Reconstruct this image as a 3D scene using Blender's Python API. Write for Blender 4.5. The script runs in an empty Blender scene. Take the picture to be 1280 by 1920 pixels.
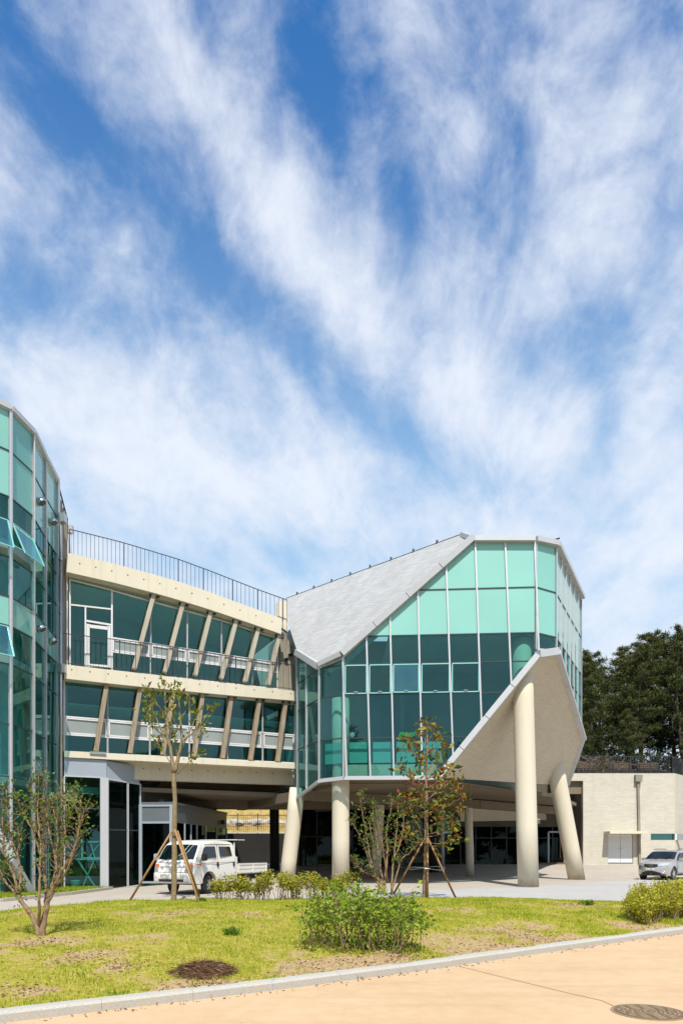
import bpy, bmesh, math, random
import numpy as np
from mathutils import Vector, Matrix
random.seed(7); RNG = np.random.default_rng(7)
S = bpy.context.scene
COL = S.collection
R = math.radians

# ------------------------------------------------------------------ camera
HC, HOR, F = 1.65, 1595.0, 1280.0          # eye height, horizon row and focal length of the photograph
cd = bpy.data.cameras.new("camera"); cam = bpy.data.objects.new("camera", cd); COL.objects.link(cam)
cam.location = (0, 0, HC); cam.rotation_euler = (R(90), 0, 0)
cd.sensor_fit = 'VERTICAL'; cd.sensor_height = 36; cd.sensor_width = 24
cd.lens = 36 * F / 1920; cd.shift_y = (HOR - 960) / 1920
cd.clip_start = 0.1; cd.clip_end = 6000
S.camera = cam
S.view_settings.view_transform = 'Standard'; S.view_settings.look = 'None'
S.view_settings.exposure = 0.30; S.view_settings.gamma = 1.0
S.cycles.max_bounces = 8; S.cycles.transparent_max_bounces = 16
S.cycles.glossy_bounces = 4; S.cycles.diffuse_bounces = 4

SUN_EL, SUN_AZ = 56.0, 6.0                   # sun behind the camera, a little to the right
SUN_DIR = Vector((math.sin(R(SUN_AZ)) * math.cos(R(SUN_EL)), -math.cos(R(SUN_AZ)) * math.cos(R(SUN_EL)), math.sin(R(SUN_EL))))
sl = bpy.data.lights.new("sun", 'SUN'); sun = bpy.data.objects.new("sun", sl); COL.objects.link(sun)
sl.energy = 5.0; sl.angle = R(0.53); sl.color = (1.0, 0.95, 0.86)
sun.rotation_euler = (-SUN_DIR).to_track_quat('-Z', 'Y').to_euler()
sun.location = (0, -20, 40)

# ------------------------------------------------------------------ node helper
class NT:
    def __init__(s, tree): s.t = tree; s.n = tree.nodes; s.l = tree.links
    def node(s, kind, **kw):
        n = s.n.new(kind)
        for k, v in kw.items(): setattr(n, k, v)
        return n
    def put(s, sock, v):
        if isinstance(v, bpy.types.NodeSocket): s.l.new(v, sock)
        elif v is not None: sock.default_value = v
    def m(s, op, a, b=None, c=None, clamp=False):
        n = s.n.new('ShaderNodeMath'); n.operation = op; n.use_clamp = clamp
        for i, v in enumerate((a, b, c)):
            if v is not None: s.put(n.inputs[i], v)
        return n.outputs[0]
    def v(s, op, a, b=None, scale=None):
        n = s.n.new('ShaderNodeVectorMath'); n.operation = op
        s.put(n.inputs[0], a)
        if b is not None: s.put(n.inputs[1], b)
        if scale is not None: s.put(n.inputs['Scale'], scale)
        return n.outputs['Value'] if op in ('DOT_PRODUCT', 'LENGTH') else n.outputs[0]
    def noise(s, vec, scale, detail=4, rough=0.55, dist=0.0):
        n = s.n.new('ShaderNodeTexNoise')
        if vec is not None: s.l.new(vec, n.inputs['Vector'])
        n.inputs['Scale'].default_value = scale; n.inputs['Detail'].default_value = detail
        n.inputs['Roughness'].default_value = rough; n.inputs['Distortion'].default_value = dist
        return n.outputs['Fac']
    def ramp(s, fac, stops):
        n = s.n.new('ShaderNodeValToRGB'); s.l.new(fac, n.inputs[0])
        cr = n.color_ramp
        while len(cr.elements) < len(stops): cr.elements.new(0.5)
        for e, (p, c) in zip(cr.elements, stops):
            e.position = p; e.color = tuple(c) + (1,) if len(c) == 3 else c
        return n.outputs[0]
    def mapr(s, v, a, b, c=0.0, d=1.0, smooth=False):
        n = s.n.new('ShaderNodeMapRange'); n.interpolation_type = 'SMOOTHSTEP' if smooth else 'LINEAR'
        s.put(n.inputs[0], v)
        for i, q in enumerate((a, b, c, d)): n.inputs[i + 1].default_value = q
        return n.outputs[0]
    def mix(s, f, a, b, mode='MIX'):
        n = s.n.new('ShaderNodeMix'); n.data_type = 'RGBA'; n.blend_type = mode
        s.put(n.inputs[0], f)
        for i, v in ((6, a), (7, b)):
            if isinstance(v, (tuple, list)) and len(v) == 3: v = tuple(v) + (1,)
            s.put(n.inputs[i], v)
        return n.outputs[2]

# ------------------------------------------------------------------ sky
def skydir(px, py):
    return Vector(((px - 640) / F, 1.0, (HOR - py) / F)).normalized()
W = bpy.data.worlds.new("World"); S.world = W; W.use_nodes = True
W.node_tree.nodes.clear(); q = NT(W.node_tree)
sky = q.node('ShaderNodeTexSky', sky_type='NISHITA', sun_disc=False)
sky.sun_elevation = R(SUN_EL); sky.sun_rotation = R(180 - SUN_AZ)
sky.altitude = 50; sky.air_density = 1.0; sky.dust_density = 0.6; sky.ozone_density = 2.5
dvec = q.v('NORMALIZE', q.node('ShaderNodeTexCoord').outputs['Generated'])
sx = q.node('ShaderNodeSeparateXYZ'); q.l.new(dvec, sx.inputs[0]); dz = sx.outputs[2]
# high cirrus: streaks that run together towards one point low in the sky
sdir = skydir(860, 1330)
along = q.v('DOT_PRODUCT', dvec, tuple(sdir))
perp = q.v('SUBTRACT', dvec, q.v('SCALE', tuple(sdir), scale=along))
pl = q.v('LENGTH', perp)
warp = q.node('ShaderNodeTexNoise'); q.l.new(dvec, warp.inputs['Vector'])
warp.inputs['Scale'].default_value = 2.6; warp.inputs['Detail'].default_value = 3
wv = q.v('SCALE', q.v('SUBTRACT', warp.outputs['Color'], (0.5, 0.5, 0.5)), scale=0.55)
pn = q.v('ADD', q.v('NORMALIZE', q.v('ADD', perp, q.v('SCALE', wv, scale=0.32))), q.v('SCALE', tuple(sdir), scale=q.m('MULTIPLY', along, 0.9)))
st1 = q.noise(pn, 3.2, 6, 0.55)
st2 = q.noise(pn, 13.0, 6, 0.62)
fl = q.noise(q.v('ADD', q.v('SCALE', dvec, scale=0.85), q.v('ADD', q.v('SCALE', pn, scale=0.10), q.v('SCALE', wv, scale=0.2))), 9.0, 9, 0.60, 0.3)
fl2 = q.noise(dvec, 22.0, 6, 0.65, 0.3)
dens = q.m('MULTIPLY', q.m('SUBTRACT', st1, 0.5), q.mapr(pl, 0.08, 0.5, 0.1, 0.8, True))
dens = q.m('ADD', dens, q.m('MULTIPLY', q.m('SUBTRACT', st2, 0.5), q.mapr(pl, 0.12, 0.6, 0.08, 0.36, True)))
dens = q.m('ADD', dens, q.m('MULTIPLY', q.m('SUBTRACT', fl, 0.5), 1.95))
dens = q.m('ADD', dens, q.m('MULTIPLY', q.m('SUBTRACT', fl2, 0.5), 0.80))
dens = q.m('ADD', dens, 0.66)
# where the cirrus bank is thick (+) and where it opens to blue (-): bearing given by a row and column, spread, angle
#BLOBS
BL = [(560, 40, 55, 110, 12, -.62), (615, 230, 32, 80, 0, -.45), (60, 170, 110, 45, 48, -.50), (235, 360, 120, 52, 42, -.58), (20, 20, 70, 45, 30, -.3),
      (400, 500, 90, 40, 45, -.30), (520, 620, 110, 42, 38, -.45), (690, 760, 120, 36, 36, -.34), (800, 840, 70, 26, 30, -.30), (755, 470, 32, 90, 5, -.42),
      (740, 330, 30, 60, 0, -.2), (905, 330, 70, 40, -40, -.30), (960, 440, 60, 60, 0, -.28), (1090, 620, 75, 50, 0, -.52), (1140, 740, 30, 70, -8, -.35),
      (1250, 30, 40, 40, 0, -.3), (850, 590, 30, 40, 0, -.25), (90, 570, 110, 36, 18, -.40), (10, 480, 60, 30, 10, -.25), (180, 930, 90, 40, 30, -.36), (540, 1060, 90, 45, 10, -.38),
      (890, 900, 60, 30, 20, -.25), (700, 60, 60, 60, 0, -.1), (850, 100, 90, 50, -40, -.15), (1150, 820, 40, 60, 0, -.2), (420, 1020, 60, 30, 10, -.2), (960, 930, 80, 30, 10, -.18),
      (430, 80, 90, 60, 40, .10), (310, 120, 150, 32, 55, .30), (440, 300, 150, 55, 50, .34), (590, 440, 130, 60, 50, .36), (700, 620, 150, 48, 38, .36),
      (860, 770, 130, 60, 25, .34), (140, 130, 120, 26, 45, .25), (300, 500, 150, 45, 42, .28), (420, 720, 200, 70, 35, .24), (200, 700, 200, 60, 28, .22),
      (400, 900, 220, 70, 10, .32), (1100, 250, 150, 90, -50, .18), (1130, 480, 110, 70, -10, .34), (890, 480, 40, 110, 20, .22), (980, 660, 80, 60, 30, .24),
      (1220, 640, 40, 90, 0, .2), (645, 120, 30, 90, 0, .18), (760, 200, 40, 90, 0, .1), (700, 950, 200, 60, 10, .3), (1030, 830, 90, 60, 0, .22), (1220, 900, 70, 120, 0, .2), (60, 240, 60, 22, 20, .2)]
for bx, by, s1, s2, ang, amp in BL:
    c = skydir(bx, by)
    e1 = (skydir(bx + 20 * math.cos(R(ang)), by + 20 * math.sin(R(ang))) - c).normalized()
    e2 = c.cross(e1).normalized()
    k = F * (1 / c.y)
    a1 = e1 * (k / s1 / 1.25); a2 = e2 * (k / s2 / 1.25)
    u = q.m('SUBTRACT', q.v('DOT_PRODUCT', dvec, tuple(a1)), c.dot(a1))
    w = q.m('SUBTRACT', q.v('DOT_PRODUCT', dvec, tuple(a2)), c.dot(a2))
    g = q.m('EXPONENT', q.m('MULTIPLY', q.m('ADD', q.m('MULTIPLY', u, u), q.m('MULTIPLY', w, w)), -0.7))
    dens = q.m('ADD', dens, q.m('MULTIPLY', g, amp * (0.78 if amp < 0 else 0.70)))
# low haze bank towards the horizon
lowf = q.mapr(dz, 0.05, 0.62, 0.42, 0.0)
dens = q.m('ADD', dens, lowf)
cl = q.mapr(dens, 0.04, 1.50, 0.01, 0.97, True)
skyc = q.mix(1.0, sky.outputs[0], (0.50, 1.50, 2.22), 'MULTIPLY')
skyc = q.mix(q.mapr(dz, 0.28, 0.80, 0.88, 0.0, True), skyc, (4.9, 7.5, 10.0))
skyc = q.mix(cl, skyc, (9.3, 9.9, 11.0))
bg = q.node('ShaderNodeBackground'); q.l.new(skyc, bg.inputs[0]); bg.inputs[1].default_value = 0.075
q.l.new(bg.outputs[0], q.node('ShaderNodeOutputWorld').inputs[0])

# ------------------------------------------------------------------ materials
def mat(name):
    m = bpy.data.materials.new(name); m.use_nodes = True
    t = NT(m.node_tree); b = m.node_tree.nodes['Principled BSDF']
    return m, t, b
def plain(name, col, rough=0.5, metal=0.0, var=0.0, scale=3.0, bump=0.0, bscale=40.0, coat=0.0, spec=None):
    m, t, b = mat(name)
    b.inputs['Roughness'].default_value = rough; b.inputs['Metallic'].default_value = metal
    b.inputs['Coat Weight'].default_value = coat
    if spec is not None: b.inputs['Specular IOR Level'].default_value = spec
    tc = t.node('ShaderNodeTexCoord').outputs['Object']
    if var:
        f = t.noise(tc, scale, 6, 0.6)
        t.l.new(t.ramp(f, [(0.25, [c * (1 - var) for c in col]), (0.75, [min(1, c * (1 + var)) for c in col])]), b.inputs['Base Color'])
    else: b.inputs['Base Color'].default_value = tuple(col) + (1,)
    if bump:
        bn = t.node('ShaderNodeBump'); bn.inputs['Strength'].default_value = bump; bn.inputs['Distance'].default_value = 0.02
        t.l.new(t.noise(tc, bscale, 5, 0.6), bn.inputs['Height']); t.l.new(bn.outputs[0], b.inputs['Normal'])
    return m
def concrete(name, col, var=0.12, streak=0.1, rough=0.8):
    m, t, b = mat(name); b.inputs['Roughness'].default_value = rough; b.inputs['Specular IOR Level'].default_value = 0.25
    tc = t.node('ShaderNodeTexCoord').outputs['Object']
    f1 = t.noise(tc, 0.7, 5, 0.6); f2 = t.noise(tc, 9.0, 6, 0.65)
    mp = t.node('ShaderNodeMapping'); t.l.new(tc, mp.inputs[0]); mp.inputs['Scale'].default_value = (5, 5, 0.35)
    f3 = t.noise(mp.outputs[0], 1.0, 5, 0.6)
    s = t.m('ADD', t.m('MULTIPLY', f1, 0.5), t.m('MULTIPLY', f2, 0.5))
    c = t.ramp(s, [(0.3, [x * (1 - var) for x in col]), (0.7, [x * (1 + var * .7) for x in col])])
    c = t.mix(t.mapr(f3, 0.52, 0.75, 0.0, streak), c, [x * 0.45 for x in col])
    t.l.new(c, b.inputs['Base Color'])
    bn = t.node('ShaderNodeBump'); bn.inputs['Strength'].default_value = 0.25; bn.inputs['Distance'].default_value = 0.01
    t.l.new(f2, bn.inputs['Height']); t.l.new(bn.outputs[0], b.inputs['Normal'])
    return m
def bricks(name, col, mortar, bw=0.6, bh=0.09, ms=0.012, var=0.12, rough=0.85, bump=0.6, blot=0.1, streak=0.0):
    m, t, b = mat(name); b.inputs['Roughness'].default_value = rough; b.inputs['Specular IOR Level'].default_value = 0.2
    uv = t.node('ShaderNodeUVMap').outputs[0]
    n = t.node('ShaderNodeTexBrick'); t.l.new(uv, n.inputs['Vector'])
    n.inputs['Color1'].default_value = tuple(x * (1 + var) for x in col) + (1,)
    n.inputs['Color2'].default_value = tuple(x * (1 - var) for x in col) + (1,)
    n.inputs['Mortar'].default_value = tuple(mortar) + (1,)
    n.inputs['Scale'].default_value = 1.0; n.inputs['Brick Width'].default_value = bw; n.inputs['Row Height'].default_value = bh
    n.inputs['Mortar Size'].default_value = ms; n.inputs['Mortar Smooth'].default_value = 0.3; n.inputs['Bias'].default_value = -0.1
    f = t.noise(uv, 0.8, 6, 0.6); f2 = t.noise(uv, 14.0, 4, 0.6)
    c = t.mix(1.0, n.outputs['Color'], t.ramp(f, [(0.3, [1 - blot] * 3), (0.7, [1 + blot * .5] * 3)]), 'MULTIPLY')
    if streak:
        mp = t.node('ShaderNodeMapping'); t.l.new(uv, mp.inputs[0]); mp.inputs['Scale'].default_value = (2.2, 0.18, 1)
        c = t.mix(t.mapr(t.noise(mp.outputs[0], 1.0, 6, 0.65), 0.5, 0.78, 0, streak), c, [x * 0.5 for x in col])
    t.l.new(c, b.inputs['Base Color'])
    bn = t.node('ShaderNodeBump'); bn.inputs['Strength'].default_value = bump; bn.inputs['Distance'].default_value = 0.01
    h = t.m('ADD', t.m('MULTIPLY', n.outputs['Fac'], -0.6), t.m('MULTIPLY', f2, 0.6))
    t.l.new(h, bn.inputs['Height']); t.l.new(bn.outputs[0], b.inputs['Normal'])
    return m
def glass(name, tint, refl=(0.9, 1.0, 1.0), ior=1.55, boost=1.0, base=0.0, wob=0.0):
    m = bpy.data.materials.new(name); m.use_nodes = True; t = NT(m.node_tree); t.n.clear()
    oi = t.node('ShaderNodeObjectInfo').outputs['Random']
    wn = t.node('ShaderNodeTexWhiteNoise', noise_dimensions='1D'); t.l.new(oi, wn.inputs['W'])
    tilt = t.v('NORMALIZE', t.v('ADD', t.node('ShaderNodeNewGeometry').outputs['Normal'], t.v('SCALE', t.v('SUBTRACT', wn.outputs['Color'], (.5, .5, .5)), scale=0.045)))
    tr = t.node('ShaderNodeBsdfTransparent'); tr.inputs[0].default_value = tuple(tint) + (1,)
    gl = t.node('ShaderNodeBsdfGlossy'); gl.inputs[0].default_value = tuple(refl) + (1,); gl.inputs['Roughness'].default_value = 0.01
    fr = t.node('ShaderNodeFresnel'); fr.inputs[0].default_value = ior
    if wob:
        bn = t.node('ShaderNodeBump'); bn.inputs['Strength'].default_value = wob * 2; bn.inputs['Distance'].default_value = 0.05
        t.l.new(tilt, bn.inputs['Normal'])
        t.l.new(t.noise(t.node('ShaderNodeTexCoord').outputs['Object'], 0.9, 1, 0.5), bn.inputs['Height'])
        t.l.new(bn.outputs[0], gl.inputs['Normal'])
    mx = t.node('ShaderNodeMixShader')
    bf = t.m('SUBTRACT', 1.0, t.node('ShaderNodeNewGeometry').outputs['Backfacing'])   # reflect once, on the outer face of the pane
    t.l.new(t.m('MULTIPLY', bf, t.m('ADD', t.m('MULTIPLY', fr.outputs[0], boost), base, clamp=True)), mx.inputs[0])
    t.l.new(tr.outputs[0], mx.inputs[1]); t.l.new(gl.outputs[0], mx.inputs[2])
    t.l.new(mx.outputs[0], t.node('ShaderNodeOutputMaterial').inputs[0])
    return m
def foliage(name, stops, trans=0.3, rough=0.55):
    m = bpy.data.materials.new(name); m.use_nodes = True; t = NT(m.node_tree)
    b = m.node_tree.nodes['Principled BSDF']; out = m.node_tree.nodes['Material Output']
    at = t.node('ShaderNodeAttribute', attribute_name='tint')
    c = t.ramp(at.outputs['Fac'], stops)
    t.l.new(c, b.inputs['Base Color']); b.inputs['Roughness'].default_value = rough; b.inputs['Specular IOR Level'].default_value = 0.3
    tl = t.node('ShaderNodeBsdfTranslucent'); t.l.new(t.mix(1.0, c, (1.1, 1.15, 0.6), 'MULTIPLY'), tl.inputs[0])
    mx = t.node('ShaderNodeMixShader'); mx.inputs[0].default_value = trans
    t.l.new(b.outputs[0], mx.inputs[1]); t.l.new(tl.outputs[0], mx.inputs[2]); t.l.new(mx.outputs[0], out.inputs[0])
    return m
# ------------------------------------------------------------------ scene helpers
def tag(o, label=None, cat=None, group=None, kind=None):
    if label: o['label'] = label
    if cat: o['category'] = cat
    if group: o['group'] = group
    if kind: o['kind'] = kind
    return o
def thing(name, label, cat, loc=(0, 0, 0), rotz=0.0, group=None):
    o = bpy.data.objects.new(name, None); COL.objects.link(o)
    o.empty_display_size = 0.3
    o.location = loc; o.rotation_euler = (0, 0, rotz)
    return tag(o, label, cat, group)
def wmat(o):
    m = Matrix.Translation(o.location) @ o.rotation_euler.to_matrix().to_4x4()
    return wmat(o.parent) @ o.matrix_parent_inverse @ m if o.parent else m
def adopt(o, parent, local=False):
    if parent is not None:
        o.parent = parent
        if not local: o.matrix_parent_inverse = wmat(parent).inverted()
def copy_tree(o, parent=None):
    c = o.copy(); COL.objects.link(c)
    if parent is not None: c.parent = parent; c.matrix_parent_inverse = o.matrix_parent_inverse.copy()
    for ch in list(o.children): copy_tree(ch, c)
    return c
class MB:
    """collects shapes and links them as ONE mesh object"""
    def __init__(s): s.v = []; s.f = []; s.mi = []; s.sm = []
    def add(s, vs, fs, mi=0, smooth=False):
        b = len(s.v); s.v += [tuple(p) for p in vs]
        for f in fs: s.f.append(tuple(b + i for i in f)); s.mi.append(mi); s.sm.append(smooth)
        return s
    def poly(s, pts, mi=0): return s.add(pts, [tuple(range(len(pts)))], mi)
    def prism(s, pts, vec, mi=0):
        vec = Vector(vec); n = len(pts); P = [Vector(p) for p in pts]
        vs = P + [p + vec for p in P]
        fs = [tuple(range(n))[::-1], tuple(range(n, 2 * n))] + [(i, (i + 1) % n, n + (i + 1) % n, n + i) for i in range(n)]
        return s.add(vs, fs, mi)
    def box(s, x0, x1, y0, y1, z0, z1, mi=0):
        return s.prism([(x0, y0, z0), (x1, y0, z0), (x1, y1, z0), (x0, y1, z0)], (0, 0, z1 - z0), mi)
    def bar(s, p, q, w, h, up=(0, 0, 1), mi=0):
        p = Vector(p); q = Vector(q); d = (q - p).normalized(); up = Vector(up)
        a = d.cross(up)
        if a.length < 1e-4: a = d.cross(Vector((1, 0, 0)))
        a.normalize(); b = a.cross(d).normalized()
        a *= w / 2; b *= h / 2
        return s.prism([p - a - b, p + a - b, p + a + b, p - a + b], q - p, mi)
    def tube(s, pts, rads, n=8, mi=0, cap=True, smooth=True):
        pts = [Vector(p) for p in pts]
        if not isinstance(rads, (list, tuple)): rads = [rads] * len(pts)
        vs = []; ref = None
        for i, p in enumerate(pts):
            d = (pts[min(i + 1, len(pts) - 1)] - pts[max(i - 1, 0)]).normalized()
            if ref is None:
                ref = d.cross(Vector((0, 1, 0)))
                if ref.length < 1e-3: ref = d.cross(Vector((1, 0, 0)))
            a = (ref - d * ref.dot(d)).normalized(); b = d.cross(a); ref = a
            for k in range(n):
                t = 2 * math.pi * k / n
                vs.append(p + (a * math.cos(t) + b * math.sin(t)) * rads[i])
        fs = []
        for i in range(len(pts) - 1):
            for k in range(n):
                fs.append((i * n + k, i * n + (k + 1) % n, (i + 1) * n + (k + 1) % n, (i + 1) * n + k))
        s.add(vs, fs, mi, smooth)
        if cap:
            b = len(s.v) - len(vs)
            s.f.append(tuple(b + k for k in range(n))[::-1]); s.mi.append(mi); s.sm.append(False)
            e = b + (len(pts) - 1) * n
            s.f.append(tuple(e + k for k in range(n))); s.mi.append(mi); s.sm.append(False)
        return s
    def lathe(s, c, axis, prof, n=20, mi=0, smooth=True):
        """prof: (distance along axis, radius)"""
        c = Vector(c); ax = Vector(axis).normalized()
        a = ax.cross(Vector((0, 1, 0)))
        if a.length < 1e-3: a = ax.cross(Vector((1, 0, 0)))
        a.normalize(); b = ax.cross(a); vs = []; m = len(prof)
        for d, r in prof:
            for k in range(n):
                t = 2 * math.pi * k / n; vs.append(c + ax * d + (a * math.cos(t) + b * math.sin(t)) * max(r, 1e-4))
        s.add(vs, [(i * n + k, i * n + (k + 1) % n, (i + 1) * n + (k + 1) % n, (i + 1) * n + k) for i in range(m - 1) for k in range(n)], mi, smooth)
        return s.add([vs[k] for k in range(n)] + [vs[(m - 1) * n + k] for k in range(n)], [tuple(range(n))[::-1], tuple(range(n, 2 * n))], mi)
    def build(s, name, mats, parent=None, local=False, bevel=0.0, recalc=True, uv=True):
        me = bpy.data.meshes.new(name); me.from_pydata(s.v, [], s.f)
        if not isinstance(mats, (list, tuple)): mats = [mats]
        for m in mats: me.materials.append(m)
        me.polygons.foreach_set('material_index', s.mi); me.polygons.foreach_set('use_smooth', s.sm)
        if recalc or bevel:
            bm = bmesh.new(); bm.from_mesh(me)
            bmesh.ops.recalc_face_normals(bm, faces=bm.faces)
            if bevel:
                es = [e for e in bm.edges if len(e.link_faces) == 2 and e.calc_face_angle(0) > 0.5]
                bmesh.ops.bevel(bm, geom=es, offset=bevel, segments=2, affect='EDGES', clamp_overlap=True)
            bm.to_mesh(me); bm.free()
        if uv: box_uv(me)
        o = bpy.data.objects.new(name, me); COL.objects.link(o); adopt(o, parent, local)
        return o
def box_uv(me):
    if not me.polygons: return
    ul = me.uv_layers.new(name='UVMap'); co = [v.co for v in me.vertices]
    for p in me.polygons:
        n = p.normal
        u = Vector((-n.y, n.x, 0)) if abs(n.z) < 0.97 else Vector((1, 0, 0))
        u.normalize(); w = n.cross(u)
        if u.x < 0: u = -u
        if w.z < 0: w = -w
        for li in p.loop_indices:
            c = co[me.loops[li].vertex_index]; ul.data[li].uv = (c.dot(u), c.dot(w))
# points of the photograph turned into places at a stated distance or on a stated wall
def PY(px, py, Y): return Vector(((px - 640) / F * Y, Y, HC + (HOR - py) / F * Y))
class Wall:
    """vertical plane through two plan points; s runs along it, off is towards the viewer"""
    def __init__(s, a, b):
        s.a = Vector(a); s.b = Vector(b); s.d = (s.b - s.a); s.L = s.d.length; s.d.normalize()
        s.n = Vector((s.d.y, -s.d.x))
    def at(s, sv, z, off=0.0):
        p = s.a + s.d * sv + s.n * off; return Vector((p.x, p.y, z))
    def hit(s, px, py, off=0.0):
        r = Vector(((px - 640) / F, 1.0)); Y = (s.a.dot(s.n) + off) / r.dot(s.n)
        return PY(px, py, Y)
    def sz(s, px, py, off=0.0):
        p = s.hit(px, py, off); return ((p.xy - s.a).dot(s.d), p.z)
    def nv(s): return Vector((s.n.x, s.n.y, 0))
def lerp(a, b, t): return a + (b - a) * t
def interp(x, pts):
    if x <= pts[0][0]: i = 0
    elif x >= pts[-1][0]: i = len(pts) - 2
    else: i = max(k for k in range(len(pts) - 1) if pts[k][0] <= x)
    (x0, y0), (x1, y1) = pts[i], pts[i + 1]
    return lerp(y0, y1, (x - x0) / (x1 - x0))
def clip(poly, clipper):
    """convex clip in 2-D (Sutherland-Hodgman), clipper counter-clockwise"""
    out = list(poly)
    for i in range(len(clipper)):
        a = clipper[i]; b = clipper[(i + 1) % len(clipper)]; inp = out; out = []
        def side(p): return (b[0] - a[0]) * (p[1] - a[1]) - (b[1] - a[1]) * (p[0] - a[0])
        for k in range(len(inp)):
            p, r = inp[k], inp[(k + 1) % len(inp)]; sp, sr = side(p), side(r)
            if sp >= 0: out.append(p)
            if (sp >= 0) != (sr >= 0):
                t = sp / (sp - sr); out.append((lerp(p[0], r[0], t), lerp(p[1], r[1], t)))
        if len(out) < 3: return []
    return out
def area(p): return 0.5 * sum(p[i][0] * p[(i + 1) % len(p)][1] - p[(i + 1) % len(p)][0] * p[i][1] for i in range(len(p)))
def ccw(p): return p if area(p) > 0 else p[::-1]
def clip_line(p, r, poly):
    t0, t1 = 0.0, 1.0; d = (r[0] - p[0], r[1] - p[1])
    for i in range(len(poly)):
        a = poly[i]; b = poly[(i + 1) % len(poly)]; nx, ny = -(b[1] - a[1]), b[0] - a[0]
        den = nx * d[0] + ny * d[1]; num = nx * (p[0] - a[0]) + ny * (p[1] - a[1])
        if abs(den) < 1e-9:
            if num < 0: return None
            continue
        t = -num / den
        if den > 0: t0 = max(t0, t)
        else: t1 = min(t1, t)
    if t1 - t0 < 1e-4: return None
    return (p[0] + d[0] * t0, p[1] + d[1] * t0), (p[0] + d[0] * t1, p[1] + d[1] * t1)
def curtain(root, wall, mulls, levels, poly, pick, mframe, mtrans, mw=0.075, md=0.10, tw=0.05, pane_name='glass_pane', edge=True, skip_trans=()):
    """one facet of glazing: panes (own meshes) under a frame of mullions; mulls: list of ((s,z),(s,z))"""
    poly = ccw(poly); fr = MB()
    def P(c, off): return wall.at(c[0], c[1], off)
    def xs(l, z): return lerp(l[0][0], l[1][0], (z - l[0][1]) / (l[1][1] - l[0][1]))
    for l in mulls:
        e = clip_line(l[0], l[1], poly)
        if e: fr.bar(P(e[0], 0.03), P(e[1], 0.03), mw, md, up=wall.nv())
    for k, z in enumerate(levels):
        if k in skip_trans: continue
        for i in range(len(mulls) - 1):
            a, b = mulls[i], mulls[i + 1]
            e = clip_line((xs(a, z) + mw / 2, z), (xs(b, z) - mw / 2, z), poly)
            if e: fr.bar(P(e[0], 0.0), P(e[1], 0.0), tw, 0.07, up=wall.nv(), mi=1)
    if edge:
        for i in range(len(poly)):
            fr.bar(P(poly[i], 0.02), P(poly[(i + 1) % len(poly)], 0.02), mw, md - 0.013, up=wall.nv())
    frame = fr.build('curtain_wall', [mframe, mtrans], root)
    zs = sorted(levels)
    for i in range(len(mulls) - 1):
        for j in range(len(zs) - 1):
            a, b = mulls[i], mulls[i + 1]; g = 0.012
            cell = [(xs(a, zs[j]) + g, zs[j] + g), (xs(b, zs[j]) - g, zs[j] + g), (xs(b, zs[j + 1]) - g, zs[j + 1] - g), (xs(a, zs[j + 1]) + g, zs[j + 1] - g)]
            c = clip(ccw(cell), poly)
            if len(c) < 3 or abs(area(c)) < 0.02: continue
            m = pick(i, j)
            if m is None: continue
            MB().prism([P(x, 0.006) for x in c], -wall.nv() * 0.012).build(pane_name, m, frame)
    return frame
def leaves(name, C, D, L, Wd, tint, m, parent=None, local=False, droop=0.0):
    """leaf-shaped faces: centre/base C, direction D, length L, width Wd"""
    C = np.asarray(C, float); D = np.asarray(D, float); N = len(C)
    D /= np.linalg.norm(D, axis=1, keepdims=True) + 1e-9
    r = RNG.normal(size=(N, 3)); r[:, 2] *= 0.5
    A = np.cross(D, r); A /= np.linalg.norm(A, axis=1, keepdims=True) + 1e-9
    L = np.broadcast_to(L, (N,))[:, None]; Wd = np.broadcast_to(Wd, (N,))[:, None]
    nrm = np.cross(A, D); fold = nrm * Wd * 0.35
    tip = C + D * L; tip[:, 2] -= droop * L[:, 0]
    V = np.stack([C, C + D * L * .45 + A * Wd * .5 + fold, tip, C + D * L * .45 - A * Wd * .5 + fold], 1).reshape(-1, 3)
    b = np.arange(N)[:, None] * 4
    Fc = np.concatenate([b + np.array([0, 1, 2]), b + np.array([0, 2, 3])], 1).reshape(-1, 3)
    return rawmesh(name, V, Fc, np.repeat(tint, 4), m, parent, local)
def rawmesh(name, V, Fc, tint, m, parent=None, local=False):
    me = bpy.data.meshes.new(name); nv, nf = len(V), len(Fc)
    me.vertices.add(nv); me.vertices.foreach_set('co', np.asarray(V, np.float32).ravel())
    me.loops.add(nf * 3); me.loops.foreach_set('vertex_index', np.asarray(Fc, np.int32).ravel())
    me.polygons.add(nf); me.polygons.foreach_set('loop_start', np.arange(nf, dtype=np.int32) * 3)
    me.update(calc_edges=True)
    at = me.attributes.new('tint', 'FLOAT', 'POINT'); at.data.foreach_set('value', np.asarray(tint, np.float32))
    me.materials.append(m); me.validate()
    o = bpy.data.objects.new(name, me); COL.objects.link(o); adopt(o, parent, local)
    return o
def text_mesh(name, body, size, m, parent, mw, extrude=0.002, local=True):
    cu = bpy.data.curves.new(name, 'FONT'); cu.body = body; cu.size = size; cu.extrude = extrude
    cu.align_x = 'CENTER'; cu.align_y = 'CENTER'
    t = bpy.data.objects.new(name + '_src', cu); COL.objects.link(t)
    bpy.context.view_layer.update()
    me = bpy.data.meshes.new_from_object(t.evaluated_get(bpy.context.evaluated_depsgraph_get()))
    bpy.data.objects.remove(t); bpy.data.curves.remove(cu)
    me.transform(mw); me.materials.clear(); me.materials.append(m); me.name = name
    o = bpy.data.objects.new(name, me); COL.objects.link(o); adopt(o, parent, local)
    return o
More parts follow.
